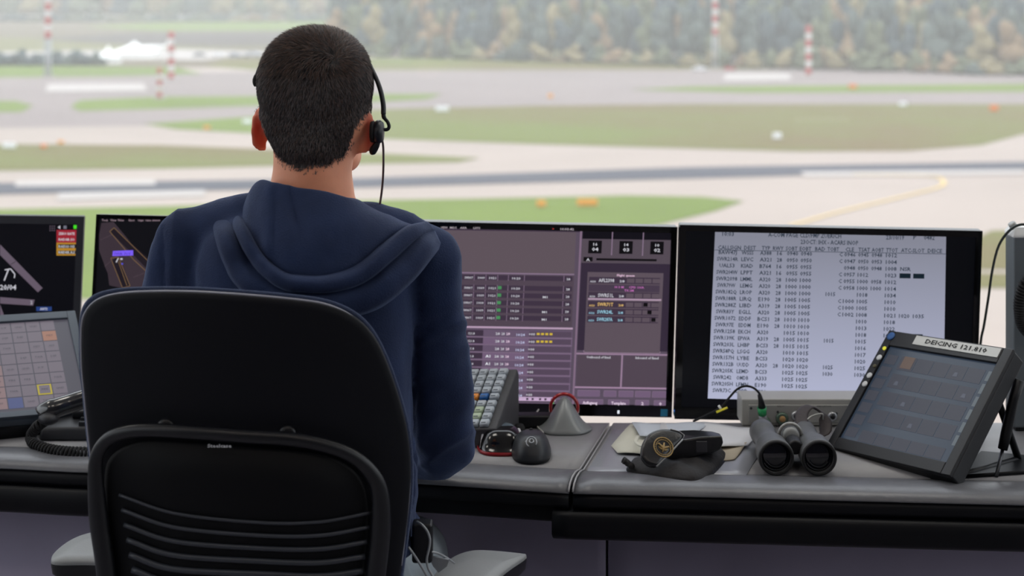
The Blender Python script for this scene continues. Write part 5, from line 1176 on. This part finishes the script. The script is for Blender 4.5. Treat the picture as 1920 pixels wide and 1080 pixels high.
# trousers and shoes
b = BM(); ell(b, (BX, 2.29, .66), (.158, .124, .125), 24, 14)
for s in (-1, 1): armtube(b, LEG[s], 1.13)
tr_me = remesh(b, .007, 6, .5); M_JEAN = mat('jeans_light', (132, 142, 150), .9, var=.12, vscale=20, bump=.3, bscale=300)
tr_ = obj('trousers', tr_me, M_JEAN, person); tr_me.materials.clear(); tr_me.materials.append(M_JEAN); tr_me.polygons.foreach_set('use_smooth', [True]*len(tr_me.polygons))
for s in (-1, 1):
    b = BM(); loft(b, [[Vector((BX+s*.12+w_*math.cos(a), y, z0+h_*(math.sin(a)*.5+.5))) for a in np.linspace(0, 6.283, 17)[:-1]] for y, w_, z0, h_ in ((2.50,.020,.004,.06),(2.52,.036,.001,.085),(2.58,.043,.001,.10),(2.64,.044,.001,.085),(2.70,.048,.001,.06),(2.745,.042,.001,.045),(2.765,.02,.006,.025))]); obj('shoe', b, M_RUB, person, smooth=True)

# headset
t = thing('headset', 'black single-ear headset worn by the man, with boom microphone and thin cord', 'headset', Cc); c0 = Cc.copy()
def hs(x, y, Y): return P(x, y, Y)-c0
b = BM(); tube(b, catmull([hs(*p) for p in ((719,214,2.262),(718.5,195,2.264),(713,168,2.27),(703,142,2.28),(688,115,2.295),(664,88,2.318),(630,74,2.333),(590,70,2.337),(550,75,2.334),(515,92,2.325),(494,116,2.312),(483,140,2.302),(479,158,2.298))], 60), [.0030+.0022*abs(math.cos(k/59*math.pi))**.5 for k in range(60)], 10, flat=.7); obj('headband', b, M_CHARC, t, smooth=True)
b = BM(); tube(b, catmull([hs(*p) for p in ((482,140,2.300),(479,152,2.298),(480,162,2.297))], 8), [.005,.0065,.007,.0072,.007,.0065,.006,.004], 10, flat=.6); obj('temple_pad', b, M_RUB, t, smooth=True)
b = BM(); tube(b, catmull([hs(*p) for p in ((719,210,2.262),(720,220,2.26),(727,229,2.258),(729.5,238,2.257),(725,243,2.256),(714,242,2.256))], 24), [.0032]*6+[.0026]*18, 10); obj('band_hook', b, M_BLACK, t, smooth=True)
b = BM(); pc = hs(710, 247, 2.252); lathe(b, [(.004, .0075), (.013, .0065), (.0165, .002), (.0165, -.002), (.014, -.006), (.0005, -.006)], pc, HRt, 28); obj('earpiece', b, mat('earpiece_black', (24, 28, 36), .4), t, smooth=True)
b = BM(); lathe(b, [(.0135, 0), (.0155, -.002), (.0145, -.006), (.0005, -.006)], pc-HRt*.005, HRt, 28); obj('ear_cushion', b, M_RUB, t, smooth=True)
b = BM(); tube(b, catmull([hs(*p) for p in ((712,256,2.250),(708,268,2.25),(701,280,2.252),(697,288,2.256))], 10), [.0022,.0024,.003,.004,.005,.0055,.0058,.0056,.005,.003], 10); obj('boom_microphone', b, M_BLACK, t, smooth=True)
b = BM(); tube(b, catmull([hs(*p) for p in ((713,254,2.254),(718,270,2.255),(719,300,2.26),(718,335,2.27),(715,365,2.275),(711,392,2.28),(706,440,2.36),(700,520,2.42))], 40), .0016, 8); obj('cord', b, mat('cord_taupe', (92, 78, 80), .45), t, smooth=True)
# belt pack and cord loops beside the right hip
o0 = P(792, 1012, 2.20); t = thing('belt_pack', 'black radio belt pack with pale cord loops hanging beside the man\'s right hip', 'radio pack', o0)
b = BM(); box(b, -.014, .014, -.010, .018, -.030, .024); obj('pack_body', b, M_BLACK, t, bevel=.004)
b = BM(); tube(b, catmull([P(x, y, Y)-o0 for x, y, Y in ((782,978,2.19),(791,984,2.18),(801,996,2.175),(806,1012,2.175),(804,1030,2.175),(800,1048,2.175),(803,1066,2.18),(812,1082,2.18),(822,1110,2.2))], 30), .0017, 8); tube(b, catmull([P(x, y, Y)-o0 for x, y, Y in ((766,1026,2.17),(778,1043,2.17),(790,1062,2.17),(802,1084,2.18),(812,1110,2.19))], 20), .0017, 8); tube(b, catmull([P(x, y, Y)-o0 for x, y, Y in ((800,1034,2.19),(820,1037,2.2),(838,1046,2.22),(852,1056,2.24))], 16), .0014, 8)
obj('cord_loop', b, mat('cord_pale', (150, 154, 158), .4), t, smooth=True)
b = BM(); q = [P(x, y, 2.21)-o0 for x, y in ((803,1043),(842,1050),(838,1062),(822,1074),(812,1062))]; loft(b, [[v+Vector((0, d, 0)) for v in q] for d in (0, .006)]); obj('strap_tab', b, mat('tab_grey', (128, 132, 138), .6), t)
